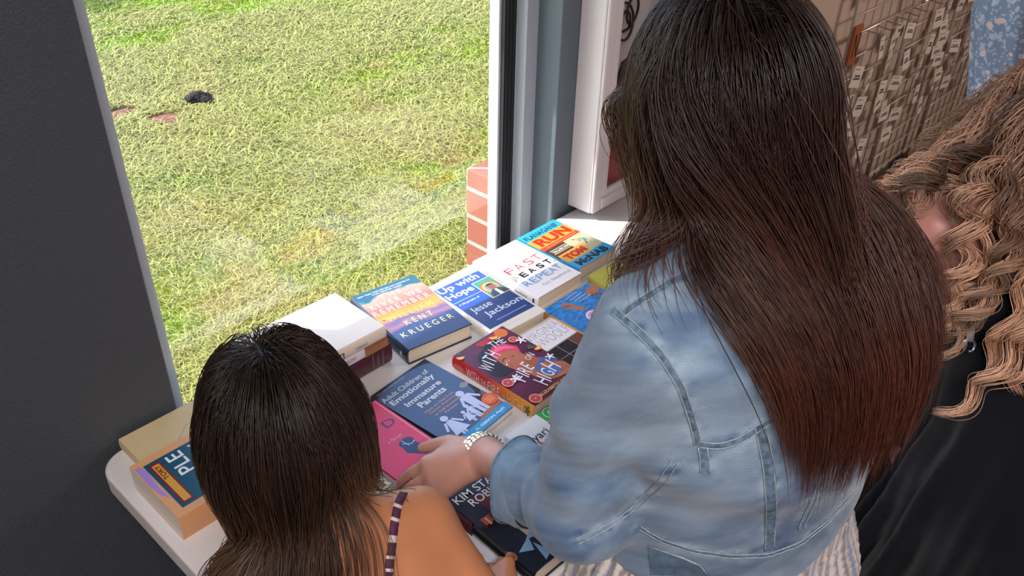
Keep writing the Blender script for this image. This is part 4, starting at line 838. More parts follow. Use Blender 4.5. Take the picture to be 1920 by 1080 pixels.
# ------------------------------------------------------------------ woman in the denim jacket
r_w = A3(.866,-.5,0); f_w = A3(.5,.866,0); UZ = A3(0,0,1)
def woman():
    root = empty('person', (.90,.33,0)); inv = Matrix.Translation((-.90,-.33,0))
    par = lambda o: (setattr(o, 'parent', root), setattr(o, 'matrix_parent_inverse', inv), o)[2]
    SL, SR = A3(.700,.402,1.262), A3(.932,.270,1.262); EL, ELr = A3(.665,.455,.955), A3(1.02,.33,.98)
    WL = A3(.726,.700,.848); WR = A3(1.02,.52,.90); neck = A3(.822,.338,1.33); hc = A3(.813,.420,1.488)
    R, F, U = frame(A3(.30,.78,-.42)); hf, X = head_fn(hc, R, F, U, 1.04)
    spine = [A3(.825,.335,1.30), A3(.835,.335,1.14), A3(.865,.345,1.00), A3(.885,.350,.86), A3(.89,.35,.74)]
    torso = f_sect(r_w, f_w, spine, [.16,.155,.135,.175,.19], [.095,.115,.105,.125,.12])
    arms = f_union([f_chain([SL, EL], [.050,.040]), f_chain([EL, WL], [.040,.026]), f_chain([SR, ELr, WR], [.050,.040,.026])], .02)
    legs = f_union([f_chain([A3(.81,.39,.74), A3(.80,.37,.45), A3(.79,.35,.08)], [.095,.06,.04]), f_chain([A3(.97,.31,.74), A3(.98,.29,.45), A3(.98,.27,.08)], [.095,.06,.04]), f_chain([A3(.79,.35,.05), A3(.85,.47,.03)], [.042,.03]), f_chain([A3(.98,.27,.05), A3(1.04,.39,.03)], [.042,.03])], .02)
    bodyf = f_union([f_union([torso, f_chain([neck, hc-U*.05-F*.02], [.062,.052])], .05), arms, legs], .03)
    full = lambda p: smin(bodyf(p), hf(p), .02)
    # hands
    D = nrm(A3(-.62,.42,-.36)); N_ = nrm(A3(-.10,-.35,.9)); T = A3(.45,.85,-.05)
    hL, tipsL = hand_fn(WL, D, N_, T, 1.06, curl=(.22,.30,.25), thumb=(.78,.42), spread=(.035,.01,-.02,-.06))
    WRh = WR; D2 = nrm(A3(-.1,.9,-.35)); hR, tipsR = hand_fn(WRh, D2, A3(.1,.35,.9), A3(-1,0,0), 1.0, curl=(.3,.5,.4))
    V1, Q1 = surf(full, (.40,.10,0.0), (1.25,.75,1.66), .0085); V1 = relax(V1, Q1, 1)
    fore = lambda p: smin(f_chain([EL, WL, WL+D*.02], [.0395,.0285,.026])(p), hL(p), .018)
    V2, Q2 = surf(fore, (.53,.55,.70), (.80,.95,.93), .0024)
    V3, Q3 = surf(lambda p: smin(f_cone(ELr, WR, .038, .026)(p), hR(p), .018), (.95,.42,.78), (1.16,.72,.98), .004)
    V, Q = join_geo([(V1, Q1), (relax(V2, Q2, 1, .3), Q2), (V3, Q3)]); par(np_mesh('body', V, Q, m_skin_w))
    face_parts(root, X, 1.04, '4a3020')
    for o in list(COL.objects):
        if o.parent == root and o.matrix_parent_inverse != inv: o.matrix_parent_inverse = inv
    # denim jacket
    shoulder_y = [A3(.826,.345,1.335), A3(.820,.325,1.26), A3(.830,.330,1.14), A3(.856,.335,1.01), A3(.884,.340,.860)]
    jt = f_sect(r_w, f_w, shoulder_y, [.125,.178,.178,.170,.212], [.075,.122,.140,.135,.160], .03)
    def folds(p, a, b, n, amp):
        ab = b-a; L = np.linalg.norm(ab); t = ((p-a)@ab)/L; q = p-a-(t/L)[:, None]*ab; ang = np.arctan2(q@f_w, q@r_w); return amp*np.sin(t*n+2.2*np.sin(ang*1.0+.6)+1.3*np.sin(ang*2))
    sl1 = f_chain([SL, A3(.678,.448,1.12), EL], [.073,.066,.064]); sl2 = f_chain([EL, EL+(WL-EL)*.52], [.064,.052])
    sr = f_chain([SR, ELr, ELr+(WR-ELr)*.6], [.065,.057,.048])
    cap = f_union([f_cone(A3(.735,.385,1.30), SL, .055, .066), f_cone(A3(.90,.29,1.30), SR, .052, .060)], .03)
    def jack(p):
        t = jt(p); a = sl1(p); b = sl2(p)
        w = np.exp(-((p-EL)**2).sum(1)/.011); w2 = np.exp(-((p-(EL+(WL-EL)*.35))**2).sum(1)/.006)
        arm = smin(a, b, .030)+folds(p, EL, WL, 120, .0075)*w2+folds(p, EL, SL, 70, .0045)*np.exp(-((p-EL-(SL-EL)*.3)**2).sum(1)/.02)
        d = smin(smin(t, cap(p), .04), smin(arm, sr(p), .001), .018)
        # soft dents of the back panels
        d += .0022*np.sin(p[:, 2]*30+9*(p@r_w)+3*np.sin(p[:, 2]*11))*np.clip(1-np.abs(p[:, 2]-1.02)/.2, 0, 1)
        hem = .860+.85*np.clip(p@r_w-.555, 0, .16)
        body_only = (t < .03)&(smin(a, b, .03) > 0.0)
        cut = np.where((smin(a,b,.02) > .004)&(sr(p) > .004), (hem-p[:, 2]), -1.0)
        return np.maximum(d, cut)
    V, Q = surf(jack, (.52,.08,.80), (1.22,.80,1.46), .0046); V = relax(V, Q, 2, .5)
    # worn, bleached areas of the cloth
    n1 = fbm(V[:, 0]*9+V[:, 2]*3, V[:, 1]*9+V[:, 2]*7, 1.0, 41); n2 = fbm(V[:, 0]*40, V[:, 2]*40+V[:, 1]*20, 1.0, 43)
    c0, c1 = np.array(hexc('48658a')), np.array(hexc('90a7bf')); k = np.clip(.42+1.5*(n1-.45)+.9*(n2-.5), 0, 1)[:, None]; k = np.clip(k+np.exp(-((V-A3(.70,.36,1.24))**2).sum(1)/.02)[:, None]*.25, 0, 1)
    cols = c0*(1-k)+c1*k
    md = M('washed_denim', (1,1,1), .85, attr='tint', bump=.0, sheen=.25, spec=.2); nt = md.node_tree; bs = nt.nodes['Principled BSDF']
    tc = nt.nodes.new('ShaderNodeTexCoord'); wv = nt.nodes.new('ShaderNodeTexWave'); wv.bands_direction = 'DIAGONAL'; wv.inputs['Scale'].default_value = 260; wv.inputs['Distortion'].default_value = 1.5; nt.links.new(tc.outputs['Object'], wv.inputs[0])
    nz = nt.nodes.new('ShaderNodeTexNoise'); nz.inputs['Scale'].default_value = 900; nt.links.new(tc.outputs['Object'], nz.inputs['Vector']); ad = nt.nodes.new('ShaderNodeMath'); ad.operation = 'ADD'; nt.links.new(wv.outputs['Fac'], ad.inputs[0]); nt.links.new(nz.outputs[0], ad.inputs[1])
    bp = nt.nodes.new('ShaderNodeBump'); bp.inputs['Strength'].default_value = .35; bp.inputs['Distance'].default_value = .0008; nt.links.new(ad.outputs[0], bp.inputs['Height']); nt.links.new(bp.outputs[0], bs.inputs['Normal'])
    at = [n for n in nt.nodes if n.type == 'ATTRIBUTE'][0]; mr = nt.nodes.new('ShaderNodeMapRange'); mr.inputs[1].default_value = .3; mr.inputs[2].default_value = 1.7; mr.inputs[3].default_value = .78; mr.inputs[4].default_value = 1.2; nt.links.new(ad.outputs[0], mr.inputs[0])
    sc_ = nt.nodes.new('ShaderNodeVectorMath'); sc_.operation = 'SCALE'; nt.links.new(at.outputs['Color'], sc_.inputs[0]); nt.links.new(mr.outputs[0], sc_.inputs['Scale']); nt.links.new(sc_.outputs[0], bs.inputs['Base Color'])
    jo = par(np_mesh('denim_jacket', V, Q, md, colors=cols))
    bvh = BVHTree.FromPolygons([tuple(v) for v in V], [tuple(map(int, q)) for q in Q])
    cam_o = Vector((0, 0, CZ))
    def on(px, py, lift=.0012):
        h = bvh.ray_cast(cam_o, Vector(ray(px, py)))
        if h[0] is None: return None
        return h[0]+h[1]*lift, h[1]
    m_st = M('pale_seam', hexc('98a6b2'), .85, var=.3, vscale=120); m_dk = M('dark_indigo_seam', hexc('5f7891'), .85, var=.6, vscale=130)
    seam_pts = []
    def seam(name, pts, wd=.004, light=(-1, 1), dark=True):
        dense = []
        for a, b in zip(pts[:-1], pts[1:]):
            n = max(2, int(math.hypot(b[0]-a[0], b[1]-a[1])/7)); dense += [(a[0]+(b[0]-a[0])*k/n, a[1]+(b[1]-a[1])*k/n) for k in range(n)]
        dense.append(pts[-1]); S = [on(*q) for q in dense]; S = [s for s in S if s]
        for _ in range(3): S = [S[0]]+[((S[i-1][0]+S[i][0]*2+S[i+1][0])/4, S[i][1]) for i in range(1, len(S)-1)]+[S[-1]] if len(S) > 2 else S
        if len(S) < 3: return
        seam_pts.extend([np.array(q[0]) for q in S])
        b = MB(); P = [s[0] for s in S]; Nn = [s[1] for s in S]; side = []
        for i in range(len(P)):
            t = (P[min(i+1,len(P)-1)]-P[max(i-1,0)]).normalized(); side.append(t.cross(Nn[i]).normalized())
        if dark:
            L = [P[i]-side[i]*wd+Nn[i]*.0002 for i in range(len(P))]; Rr = [P[i]+side[i]*wd+Nn[i]*.0002 for i in range(len(P))]; Mi = [P[i]+Nn[i]*.0012 for i in range(len(P))]
            n = len(P); b.add(L+Mi+Rr, [(i, i+1, n+i+1, n+i) for i in range(n-1)]+[(n+i, n+i+1, 2*n+i+1, 2*n+i) for i in range(n-1)], 1, True)
        for s in light: b.tube([P[i]+side[i]*wd*s+Nn[i]*.0004 for i in range(len(P))], .0009, 0, n=5)
        o = b.build(name, [m_st, m_dk], root); o.matrix_parent_inverse = inv; return o
    # each seam of the jacket
    seam('armhole_seam', [(1150,582),(1195,618),(1240,665),(1278,725),(1300,790),(1310,832)], .0040)
    seam('shoulder_seam', [(1165,592),(1200,566),(1250,535),(1310,505)], .0045)
    seam('yoke_seam', [(1312,832),(1350,836),(1390,824),(1430,795),(1470,775)], .004)
    seam('side_seam', [(1318,838),(1322,862),(1322,885)], .005)
    seam('back_seam', [(1426,800),(1440,870),(1446,950),(1442,1030)], .006)
    seam('back_seam', [(1560,830),(1540,900),(1500,990)], .004, dark=False)
    seam('sleeve_seam', [(1268,862),(1240,905),(1190,950),(1140,985),(1080,1015)], .004, dark=False)
    seam('hem_seam', [(1200,988),(1240,1012),(1300,1032),(1370,1042),(1440,1040),(1500,1018),(1560,970),(1610,915)], .0035)
    # bleached wear runs along the seams
    sp_ = np.array(seam_pts); near = np.full(len(V), 9.0)
    for q in sp_[::2]: near = np.minimum(near, ((V-q)**2).sum(1))
    w_ = np.exp(-near/(.013**2)); n3 = fbm(V[:, 0]*75, V[:, 2]*75+V[:, 1]*50, 1.0, 47); kk = np.clip(k[:, 0]+w_*(n3-.42)*3.0, -.15, 1.25)[:, None]; cc_ = np.ones((len(V), 4), np.float32); cc_[:, :3] = np.clip(c0*(1-kk)+c1*kk, .01, 1); jo.data.color_attributes['tint'].data.foreach_set('color', cc_.ravel())
    # rolled cuff with dark inside
    a = nrm(WL-EL); c0_ = EL+(WL-EL)*.47+A3(0,0,-.010); u = nrm(np.cross(a, UZ)); v = np.cross(a, u); b = MB(); n = 40; rings = []
    prof = [(.045,.058,0),(.020,.0655,0),(-.0,.0700,0),(.006,.0725,0),(.012,.0715,0),(.010,.0690,1),(-.01,.0630,1),(.02,.050,1)]
    prof = [(-.030,.061,0),(-.015,.066,0),(.012,.0665,0),(.034,.070,0),(.040,.072,0),(.040,.069,1),(.030,.067,1),(-.012,.056,1)]
    Vv = []
    for x, r_, _ in prof:
        for k in range(n):
            t = 2*math.pi*k/n; w_ = 1+.045*math.sin(3*t+x*20)+.03*math.sin(5*t+1); slant = .020*math.cos(t-.4)*(1 if x > 0 else .3)
            Vv.append(c0_+a*(x+slant)+(u*math.cos(t)+v*math.sin(t)*1.06)*r_*.88*w_)
    b.add(Vv, [(j*n+k, j*n+(k+1) % n, (j+1)*n+(k+1) % n, (j+1)*n+k) for j in range(len(prof)-1) for k in range(n)], 0, True); b.m = [0 if i//n < 4 else 1 for i in range(len(b.f))]
    m_d2 = M('denim_outside', hexc('7a95b0'), .85, bump=.3, bscale=700, dist=.0008, var=.2, vscale=40, sheen=.2, spec=.2); m_d3 = M('denim_inside', hexc('5d6670'), .9, var=.5, vscale=45, spec=.2)
    o = b.build('rolled_cuff', [m_d2, m_d3], root); o.matrix_parent_inverse = inv
    b = MB(); b.tube([c0_+a*(.034+.020*math.cos(t-.4))+(u*math.cos(t)+v*math.sin(t)*1.06)*.0725*.88*(1+.045*math.sin(3*t+.7)+.03*math.sin(5*t+1)) for t in np.linspace(0, 2*math.pi, 60)], .0012, n=5); o = b.build('cuff_stitching', m_dk, root); o.matrix_parent_inverse = inv
    # side tab with a slot and button
    q = [on(x, y, .003) for x, y in ((1218,1022),(1222,1075),(1330,1078),(1312,1056),(1280,1042))]
    if all(q):
        b = MB(); b.add([s[0] for s in q], [(0,1,2,3,4)], 0); b.add([s[0]-s[1]*.004 for s in q], [(4,3,2,1,0)], 0); b.tube([q[0][0], q[4][0], q[3][0], q[2][0]], .0014, 1, n=5); b.tube([q[0][0]+Vector((.006,-.003,-.006)), q[1][0]+Vector((.006,-.003,.006))], .0018, 1, n=5)
        o = b.build('side_tab', [M('tab_denim', hexc('566f88'), .85, var=.4, vscale=60), m_st], root); o.matrix_parent_inverse = inv
    # collar
    b = MB(); n = 36; Vv = []; cen = A3(.826,.345,1.352)
    for rr, hh in ((.078,0),(.080,.030),(.092,.034),(.108,.008),(.112,-.010)):
        for k in range(n): t = 2*math.pi*k/n; Vv.append(cen+r_w*math.cos(t)*rr*1.05+f_w*math.sin(t)*rr*.88+UZ*(hh-.02*math.sin(t)))
    b.add(Vv, [(j*n+k, j*n+(k+1) % n, (j+1)*n+(k+1) % n, (j+1)*n+k) for j in range(4) for k in range(n)], 0, True); o = b.build('collar', m_d2, root); o.matrix_parent_inverse = inv
    for o in list(COL.objects):
        if o.parent == root and ('seam' in o.name or o.name.split('.')[0] in ('rolled_cuff', 'side_tab', 'collar')): o.parent = jo; o.matrix_parent_inverse = Matrix.Identity(4)
        elif o.parent == root and o.name.split('.')[0] == 'cuff_stitching': o.parent = jo; o.matrix_parent_inverse = Matrix.Identity(4)
    # striped dress
    dr = f_sect(r_w, f_w, [A3(.862,.340,1.02), A3(.878,.345,.90), A3(.892,.350,.76), A3(.90,.345,.45)], [.125,.178,.222,.26], [.095,.128,.158,.19], .03)
    def dress(p):
        ang = np.arctan2((p-A3(.89,.35,0))@f_w, (p-A3(.89,.35,0))@r_w); d = dr(p)+.0040*np.sin(ang*46)*np.clip((1.0-p[:, 2])*6, 0, 1)+.006*np.sin(ang*9+p[:, 2]*5)*np.clip((.9-p[:, 2])*4, 0, 1)
        return np.maximum(d, .40-p[:, 2])
    V, Q = surf(dress, (.58,.08,.38), (1.22,.60,1.05), .0062); V = relax(V, Q, 1)
    ang = np.arctan2((V-A3(.89,.35,0))@f_w, (V-A3(.89,.35,0))@r_w)
    s_ = .5+.5*np.sin(ang*104+3*np.sin(V[:, 2]*9)); s2 = .5+.5*np.sin(ang*21+1); k = np.clip((s_-.45)*6, 0, 1)[:, None]
    stripe = np.where(s2[:, None] > .55, np.array(hexc('8d95b4')), np.array(hexc('8f8890'))); cols = np.array(hexc('dcd3ce'))*(1-k)+stripe*k
    par(np_mesh('striped_dress', V, Q, M('striped_cotton', (1,1,1), .85, attr='tint', sheen=.2), colors=cols))
    for sx, p in ((-1, (A3(.79,.35,.05), A3(.86,.49,.03))), (1, (A3(.98,.27,.05), A3(1.05,.41,.03)))):
        V, Q = surf(lambda q, p=p: np.maximum(f_cone(p[0], p[1], .048, .037)(q), .004-q[:, 2]), tuple(np.minimum(*p)-.06), tuple(np.maximum(*p)+.06), .008); par(np_mesh('shoe', V, Q, M('white_shoe', hexc('d8d4d0'), .5)))
    # watch with a link bracelet
    wd = nrm(WL-EL); wc = WL+wd*.004; u = nrm(np.cross(wd, UZ)); v = np.cross(wd, u); m_ss = M('polished_steel', hexc('d5d8dc'), .16, metal=1.0); m_gd = M('brushed_gold_steel', hexc('c9bfa6'), .25, metal=1.0)
    wroot = MB(); nl = 26
    for k in range(nl):
        t = 2*math.pi*k/nl
        for j, (wx, ww, mi) in enumerate(((-.0088,.0068,0),(0,.0084,1),(.0088,.0068,0))):
            t0 = t-math.pi/nl*.80+(.05 if mi else 0); t1 = t+math.pi/nl*.80+(.05 if mi else 0); q = []
            for tt in (t0, t1):
                for rr in (.0325, .0372):
                    for xx in (wx-ww/2, wx+ww/2): q.append(wc+wd*xx+(u*math.cos(tt)+v*math.sin(tt)*.94)*rr)
            wroot.add(q, [(0,1,3,2),(4,6,7,5),(0,4,5,1),(2,3,7,6),(0,2,6,4),(1,5,7,3)], mi)
    o = wroot.build('bracelet', [m_ss, m_gd], bevel=.0006, seg=1)
    wt = empty('wristwatch', tuple(wc)); o.parent = wt; o.matrix_parent_inverse = Matrix.Translation(-Vector(wc))
    b = MB(); t = math.radians(60); o_ = u*math.cos(t)+v*math.sin(t); tn = nrm(np.cross(wd, o_)); c = wc+o_*.037
    b.tube([c-o_*.004, c+o_*.004], .0155, n=28); o = b.build('case', m_ss, bevel=.001); o.parent = wt; o.matrix_parent_inverse = Matrix.Translation(-Vector(wc))
    b = MB(); b.tube([c+o_*.0041, c+o_*.0046], .0130, n=28); o2 = b.build('dial', C('e9e6df',.3)); o2.parent = o; o2.matrix_parent_inverse = Matrix.Identity(4)
    tag(wt, 'silver link wristwatch on the wrist reaching over the pink novel', 'watch')
    # fingernails
    n0 = len(COL.objects); nails(tipsL, root, 1.06)
    for o in list(COL.objects):
        if o.parent == root: o.matrix_parent_inverse = inv
    # spectacles
    gl = empty('spectacles', tuple(X(0,.1,0))); gi = Matrix.Translation(-gl.location); mk = C('1b1a1e', .25)
    for sx in (-1, 1):
        b = MB(); b.tube([X(sx*(.033+.025*math.cos(t)), .107, -.004+.021*math.sin(t)) for t in np.linspace(0, 2*math.pi, 25)], .0016, n=6); o = b.build('rim', mk, gl); o.matrix_parent_inverse = gi
        b = MB(); b.tube([X(sx*.060,.105,.004), X(sx*.081,.06,.006), X(sx*.084,.0,.004), X(sx*.080,-.02,-.010)], .0024, n=6); o = b.build('temple', mk, gl); o.matrix_parent_inverse = gi
    b = MB(); b.tube([X(-.009,.108,.002), X(0,.111,.005), X(.009,.108,.002)], .0016, n=6); o = b.build('bridge', mk, gl); o.matrix_parent_inverse = gi
    tag(gl, 'thin dark spectacles worn by the woman in the denim jacket', 'glasses')
    # ---- hair
    hs = 1.04; dirs = fib_dirs(16000); x, y, z = dirs.T     # local R,F,U
    keep = (z > -.55-.2*(y < 0)) & ~((y > .52)&(z < .62)) & ~((y > .25)&(z < .10)); dirs = dirs[keep]; r_ = np.random.default_rng(5); dirs = dirs[r_.permutation(len(dirs))[:9500]]
    x, y, z = dirs.T; hcn = X(0,-.006,.016); rt_ = hcn+(R*(x*.079)[:, None]+F*(y*.099)[:, None]+U*(z*.105)[:, None])*hs
    qy = np.clip(y, -.35, .75); part = np.stack([np.full_like(x, -.12), qy, np.sqrt(1-qy**2-.0144)], 1); dl = dirs-part; dl -= dirs*(dl*dirs).sum(1)[:, None]; dl += dirs*.12; dl /= np.linalg.norm(dl, axis=1)[:, None]+1e-9
    d0 = R*dl[:, :1]+F*dl[:, 1:2]+U*dl[:, 2:3]
    back = np.clip(-y, -1, 1); N = len(rt_)
    L = .375+.055*np.clip(back+.2, 0, 1)+.03*r_.normal(size=N)-.05*(z < 0)-.10*np.clip(-x-.3, 0, 1)*(y > 0)
    off = r_.uniform(.003, .032, N)*np.clip(.75+.25*z, .3, 1)
    coll = lambda p: smin(smin(hf(p), jack(p), .03), f_chain([neck, hc-U*.05-F*.02], [.075,.062])(p), .03)
    # hair hangs down; behind the shoulders it is swept back along the body
    front = (x < -.42)&(y > -.25); rfront = (x > .5)&(y > .1); A0 = A3(.82,.33,0)
    tl = np.where(front, -.078+.045*(x+1)+.02*r_.normal(size=N), np.where(rfront, .06+.02*r_.normal(size=N), -.015+.125*np.clip((x+.75)/1.6, 0, 1)+.012*r_.normal(size=N)))
    tf = np.where(front, .085+.10*np.clip(y+.25, 0, 1)+.015*r_.normal(size=N), np.where(rfront, .06, -.16))
    L = np.where(front, .225+.06*r_.random(N), L)
    def gv(p, s):
        q = p-A0; e = (tl-q@r_w); e2 = (tf-q@f_w); k = 7.0*min(1, s*2.2)
        G = -UZ[None]+r_w*np.clip(e*k, -1.3, 1.0)[:, None]+f_w*np.clip(e2*k*.8, -.55, .5)[:, None]; return G/np.linalg.norm(G, axis=1)[:, None]
    P = drape(rt_, d0, L, 40, coll, off, .72, grav=gv, noise=.05, seed=3)
    P, best = clump(P, 260, .55, 2, .0035)
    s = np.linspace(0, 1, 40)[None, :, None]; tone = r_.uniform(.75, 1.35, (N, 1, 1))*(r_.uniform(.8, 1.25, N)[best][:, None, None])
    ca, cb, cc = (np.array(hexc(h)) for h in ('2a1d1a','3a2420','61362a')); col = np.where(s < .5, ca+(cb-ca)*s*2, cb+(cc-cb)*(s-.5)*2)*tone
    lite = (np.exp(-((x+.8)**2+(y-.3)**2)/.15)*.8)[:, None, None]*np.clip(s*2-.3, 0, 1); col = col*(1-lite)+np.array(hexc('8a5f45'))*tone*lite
    rad = r_.uniform(.00035, .00085, (N, 1))*np.clip(1.25-np.linspace(0, 1, 40)[None, :]**3*1.1, .1, 1)
    Vh, Qh, Ch = strand_mesh(P, rad, col)
    # scalp layer under the strands
    cap_f = lambda p: np.maximum(f_ell(X(0,-.008,.018), np.stack([R,F,U]), A3(.078,.098,.104)*hs)(p), np.maximum(((p-hc)@F)-.058, -.035-((p-hc)@U)-.9*np.clip(.0-((p-hc)@F), 0, .06)))
    Vc, Qc = surf(cap_f, hc-.16, hc+.16, .006); Vc = relax(Vc, Qc, 2)

    V, Q = join_geo([(Vh, Qh), (Vc, Qc)]); cols = np.concatenate([Ch, np.tile(np.array(hexc('1d1513')), (len(Vc), 1))]); par(np_mesh('hair', V, Q, hair_mat('dark_auburn_hair', .42, .35), colors=cols))
    tag(root, 'person with long dark auburn hair and a light denim jacket, reaching over the books', 'person')
    return jack, bodyf
jack_f, wbody_f = woman()
# ------------------------------------------------------------------ the other people
def setpar(root, objs_before):
    inv = Matrix.Translation(-root.location)
    for o in COL.objects:
        if o.parent == root: o.matrix_parent_inverse = inv
def ribbon(name, bvh, pts, w, mats, root, lift=.0015, th=.0012, pat=None):
    cam_o = Vector((0, 0, CZ)); S = []
    for a, b in zip(pts[:-1], pts[1:]):
        n = max(2, int(math.hypot(b[0]-a[0], b[1]-a[1])/6))
        for k in range(n):
            h = bvh.ray_cast(cam_o, Vector(ray(a[0]+(b[0]-a[0])*k/n, a[1]+(b[1]-a[1])*k/n)))
            if h[0]: S.append((h[0], h[1]))
    if len(S) < 3: return None
    for _ in range(2): S = [S[0]]+[((S[i-1][0]+S[i][0]*2+S[i+1][0])/4, (S[i-1][1]+S[i][1]*2+S[i+1][1]).normalized()) for i in range(1, len(S)-1)]+[S[-1]]
    V = []; n = len(S)
    for i, (p, nn) in enumerate(S):
        t = (S[min(i+1, n-1)][0]-S[max(i-1, 0)][0]).normalized(); sd_ = t.cross(nn).normalized(); wv = w
        V += [p-sd_*wv+nn*lift*.3, p-sd_*wv+nn*(lift+th), p+sd_*wv+nn*(lift+th), p+sd_*wv+nn*lift*.3]
    F = [(i*4+a, i*4+a+1, i*4+a+5, i*4+a+4) for i in range(n-1) for a in range(3)]; b = MB(); b.add(V, F, 0, True)
    if pat: b.m = [pat(i//3) for i in range(len(F))]
    return b.build(name, mats, root)
def girl():
    root = empty('person', (.34,.36,0)); par = lambda o: (setattr(o, 'parent', root), o)[1]
    rg, fg = A3(.95,-.31,0), A3(.31,.95,0); s = .92
    hc = A3(.368,.675,1.150); R, F, U = frame(A3(.28,.80,-.50)); hf, X = head_fn(hc, R, F, U, s)
    SR_, SL_ = A3(.483,.575,.990), A3(.275,.640,.955); ER, WR = A3(.505,.405,.838), A3(.578,.498,.800); EL, WL = A3(.185,.60,.82), A3(.262,.775,.790)
    neck = A3(.372,.615,1.035)
    torso = f_sect(rg, fg, [A3(.369,.602,.998), A3(.358,.530,.89), A3(.345,.400,.76), A3(.345,.345,.62)], [.115,.108,.095,.11], [.060,.072,.068,.085], .03)
    arms = f_union([f_chain([A3(.43,.585,1.010), SR_], [.030,.037]), f_chain([SR_, ER, WR], [.0385,.029,.020]), f_chain([A3(.32,.62,1.000), SL_], [.030,.037]), f_chain([SL_, EL, WL], [.037,.029,.020])], .022)
    legs = f_union([f_chain([A3(.30,.36,.62), A3(.29,.36,.36), A3(.28,.34,.06)], [.07,.045,.03]), f_chain([A3(.40,.33,.62), A3(.40,.32,.36), A3(.40,.30,.06)], [.07,.045,.03])], .02)
    scap = f_ell(A3(.430,.540,.945), np.stack([rg, fg, UZ]), A3(.045,.030,.055))
    bf = f_union([f_union([torso, f_chain([neck, hc-U*.045-F*.012], [.040,.036])], .045), arms, legs], .028)
    full = lambda p: smin(smin(bf(p), scap(p), .03), hf(p), .018)
    V1, Q1 = surf(full, (.05,.18,0), (.70,.92,1.36), .007); V1 = relax(V1, Q1, 2)
    hR, tipsR = hand_fn(WR, A3(.42,.80,-.10), A3(-.45,.25,.85), A3(-.8,.4,-.4), .74, curl=(.45,.5,.4), thumb=(.5,.3))
    hL, tipsL = hand_fn(WL, A3(.25,.95,-.12), A3(-.1,.1,1), A3(1,-.2,0), .74, curl=(.2,.3,.3))
    V2, Q2 = surf(lambda p: smin(f_cone(ER, WR, .029, .0195)(p), hR(p), .012), (.50,.42,.74), (.72,.66,.86), .0024)
    V3, Q3 = surf(lambda p: smin(f_cone(EL, WL, .029, .0195)(p), hL(p), .012), (.18,.70,.73), (.38,.94,.85), .0028)
    V, Q = join_geo([(V1, Q1), (V2, Q2), (V3, Q3)]); par(np_mesh('body', V, Q, m_skin_g)); face_parts(root, X, s, '3a2418'); nails(tipsR+tipsL, root, .74)
    bvh = BVHTree.FromPolygons([tuple(v) for v in V1], [tuple(map(int, q)) for q in Q1])
    mp, mw = M('plum_print_cloth', hexc('4d2540'), .8, var=.5, vscale=160), M('cream_print_cloth', hexc('d9c6c4'), .8)
    pr = random.Random(3); ribbon('strap', bvh, [(757,926),(745,948),(738,985),(733,1030),(727,1078),(724,1110)], .0052, [mp, mw], root, pat=lambda i: 1 if (i*7) % 5 in (1, 3) and i % 3 else 0)
    # camisole below the shoulder blades
    tp = f_sect(rg, fg, [A3(.350,.500,.88), A3(.345,.400,.76), A3(.345,.345,.60), A3(.35,.34,.40)], [.112,.101,.125,.19], [.077,.074,.095,.14], .03)
    def top(p):
        a = np.arctan2((p-A3(.345,.4,0))@fg, (p-A3(.345,.4,0))@rg); return np.maximum(np.maximum(tp(p)+.003*np.sin(a*22)*np.clip(1-(p[:, 2]-.5)*2, 0, 1), p[:, 2]-(.845+.30*(p[:, 1]-.5))), .33-p[:, 2])
    V, Q = surf(top, (.10,.14,.30), (.60,.66,.95), .006); V = relax(V, Q, 1); n_ = fbm(V[:, 0]*40, V[:, 2]*40+V[:, 1]*22, 1, 9)[:, None]
    par(np_mesh('camisole_dress', V, Q, M('printed_cotton', (1,1,1), .85, attr='tint'), colors=np.where(n_ > .53, np.array(hexc('d9c6c4')), np.array(hexc('4d2540')))))
    for sx in ((.28,.34), (.40,.30)):
        a_, b_ = A3(sx[0], sx[1], .04), A3(sx[0]+.03, sx[1]+.10, .03); V, Q = surf(lambda q: np.maximum(f_cone(a_, b_, .036, .030)(q), .004-q[:, 2]), np.minimum(a_, b_)-.05, np.maximum(a_, b_)+.05, .007); par(np_mesh('shoe', V, Q, C('c9a9b8', .6)))
    # hair
    r_ = np.random.default_rng(15); dirs = fib_dirs(15000); x, y, z = dirs.T; keep = (z > -.6) & ~((y > .50)&(z < .60)) & ~((y > .3)&(z < .05)); dirs = dirs[keep]; dirs = dirs[r_.permutation(len(dirs))[:8200]]; x, y, z = dirs.T; N = len(x)
    hcn = X(0,-.006,.016); rt_ = hcn+(R*(x*.079)[:, None]+F*(y*.099)[:, None]+U*(z*.105)[:, None])*s
    qy = np.clip(y, -.25, .8); part = np.stack([np.full_like(x, -.10), qy, np.sqrt(1-qy**2*.98-.01)], 1); dl = dirs-part; dl -= dirs*(dl*dirs).sum(1)[:, None]; dl += dirs*.10; dl /= np.linalg.norm(dl, axis=1)[:, None]+1e-9
    d0 = R*dl[:, :1]+F*dl[:, 1:2]+U*dl[:, 2:3]; A0 = A3(.368,.61,0)
    right = x > .15
    L = np.where(right, np.clip(.055+.13*(z+.45), .05, .21)+.02*r_.random(N), .38+.05*r_.random(N)); L = np.where((x < -.2), .42+.06*r_.random(N), L)
    tl = np.where(right, .045+.03*(x-.3)+.01*r_.normal(size=N), -.118+.085*np.clip((x+1)/1.25, 0, 1)+.012*r_.normal(size=N)); tf = np.where(y > .2, .06, np.where(right, -.0, -.035))+.012*r_.normal(size=N)
    def gv(p, k):
        q = p-A0; e = tl-q@rg; e2 = tf-q@fg; g_ = 4.0*min(1, k*2.0); G = -UZ[None]+rg*np.clip(e*g_, -.8, .8)[:, None]+fg*np.clip(e2*g_*.6, -.5, .5)[:, None]; return G/np.linalg.norm(G, axis=1)[:, None]
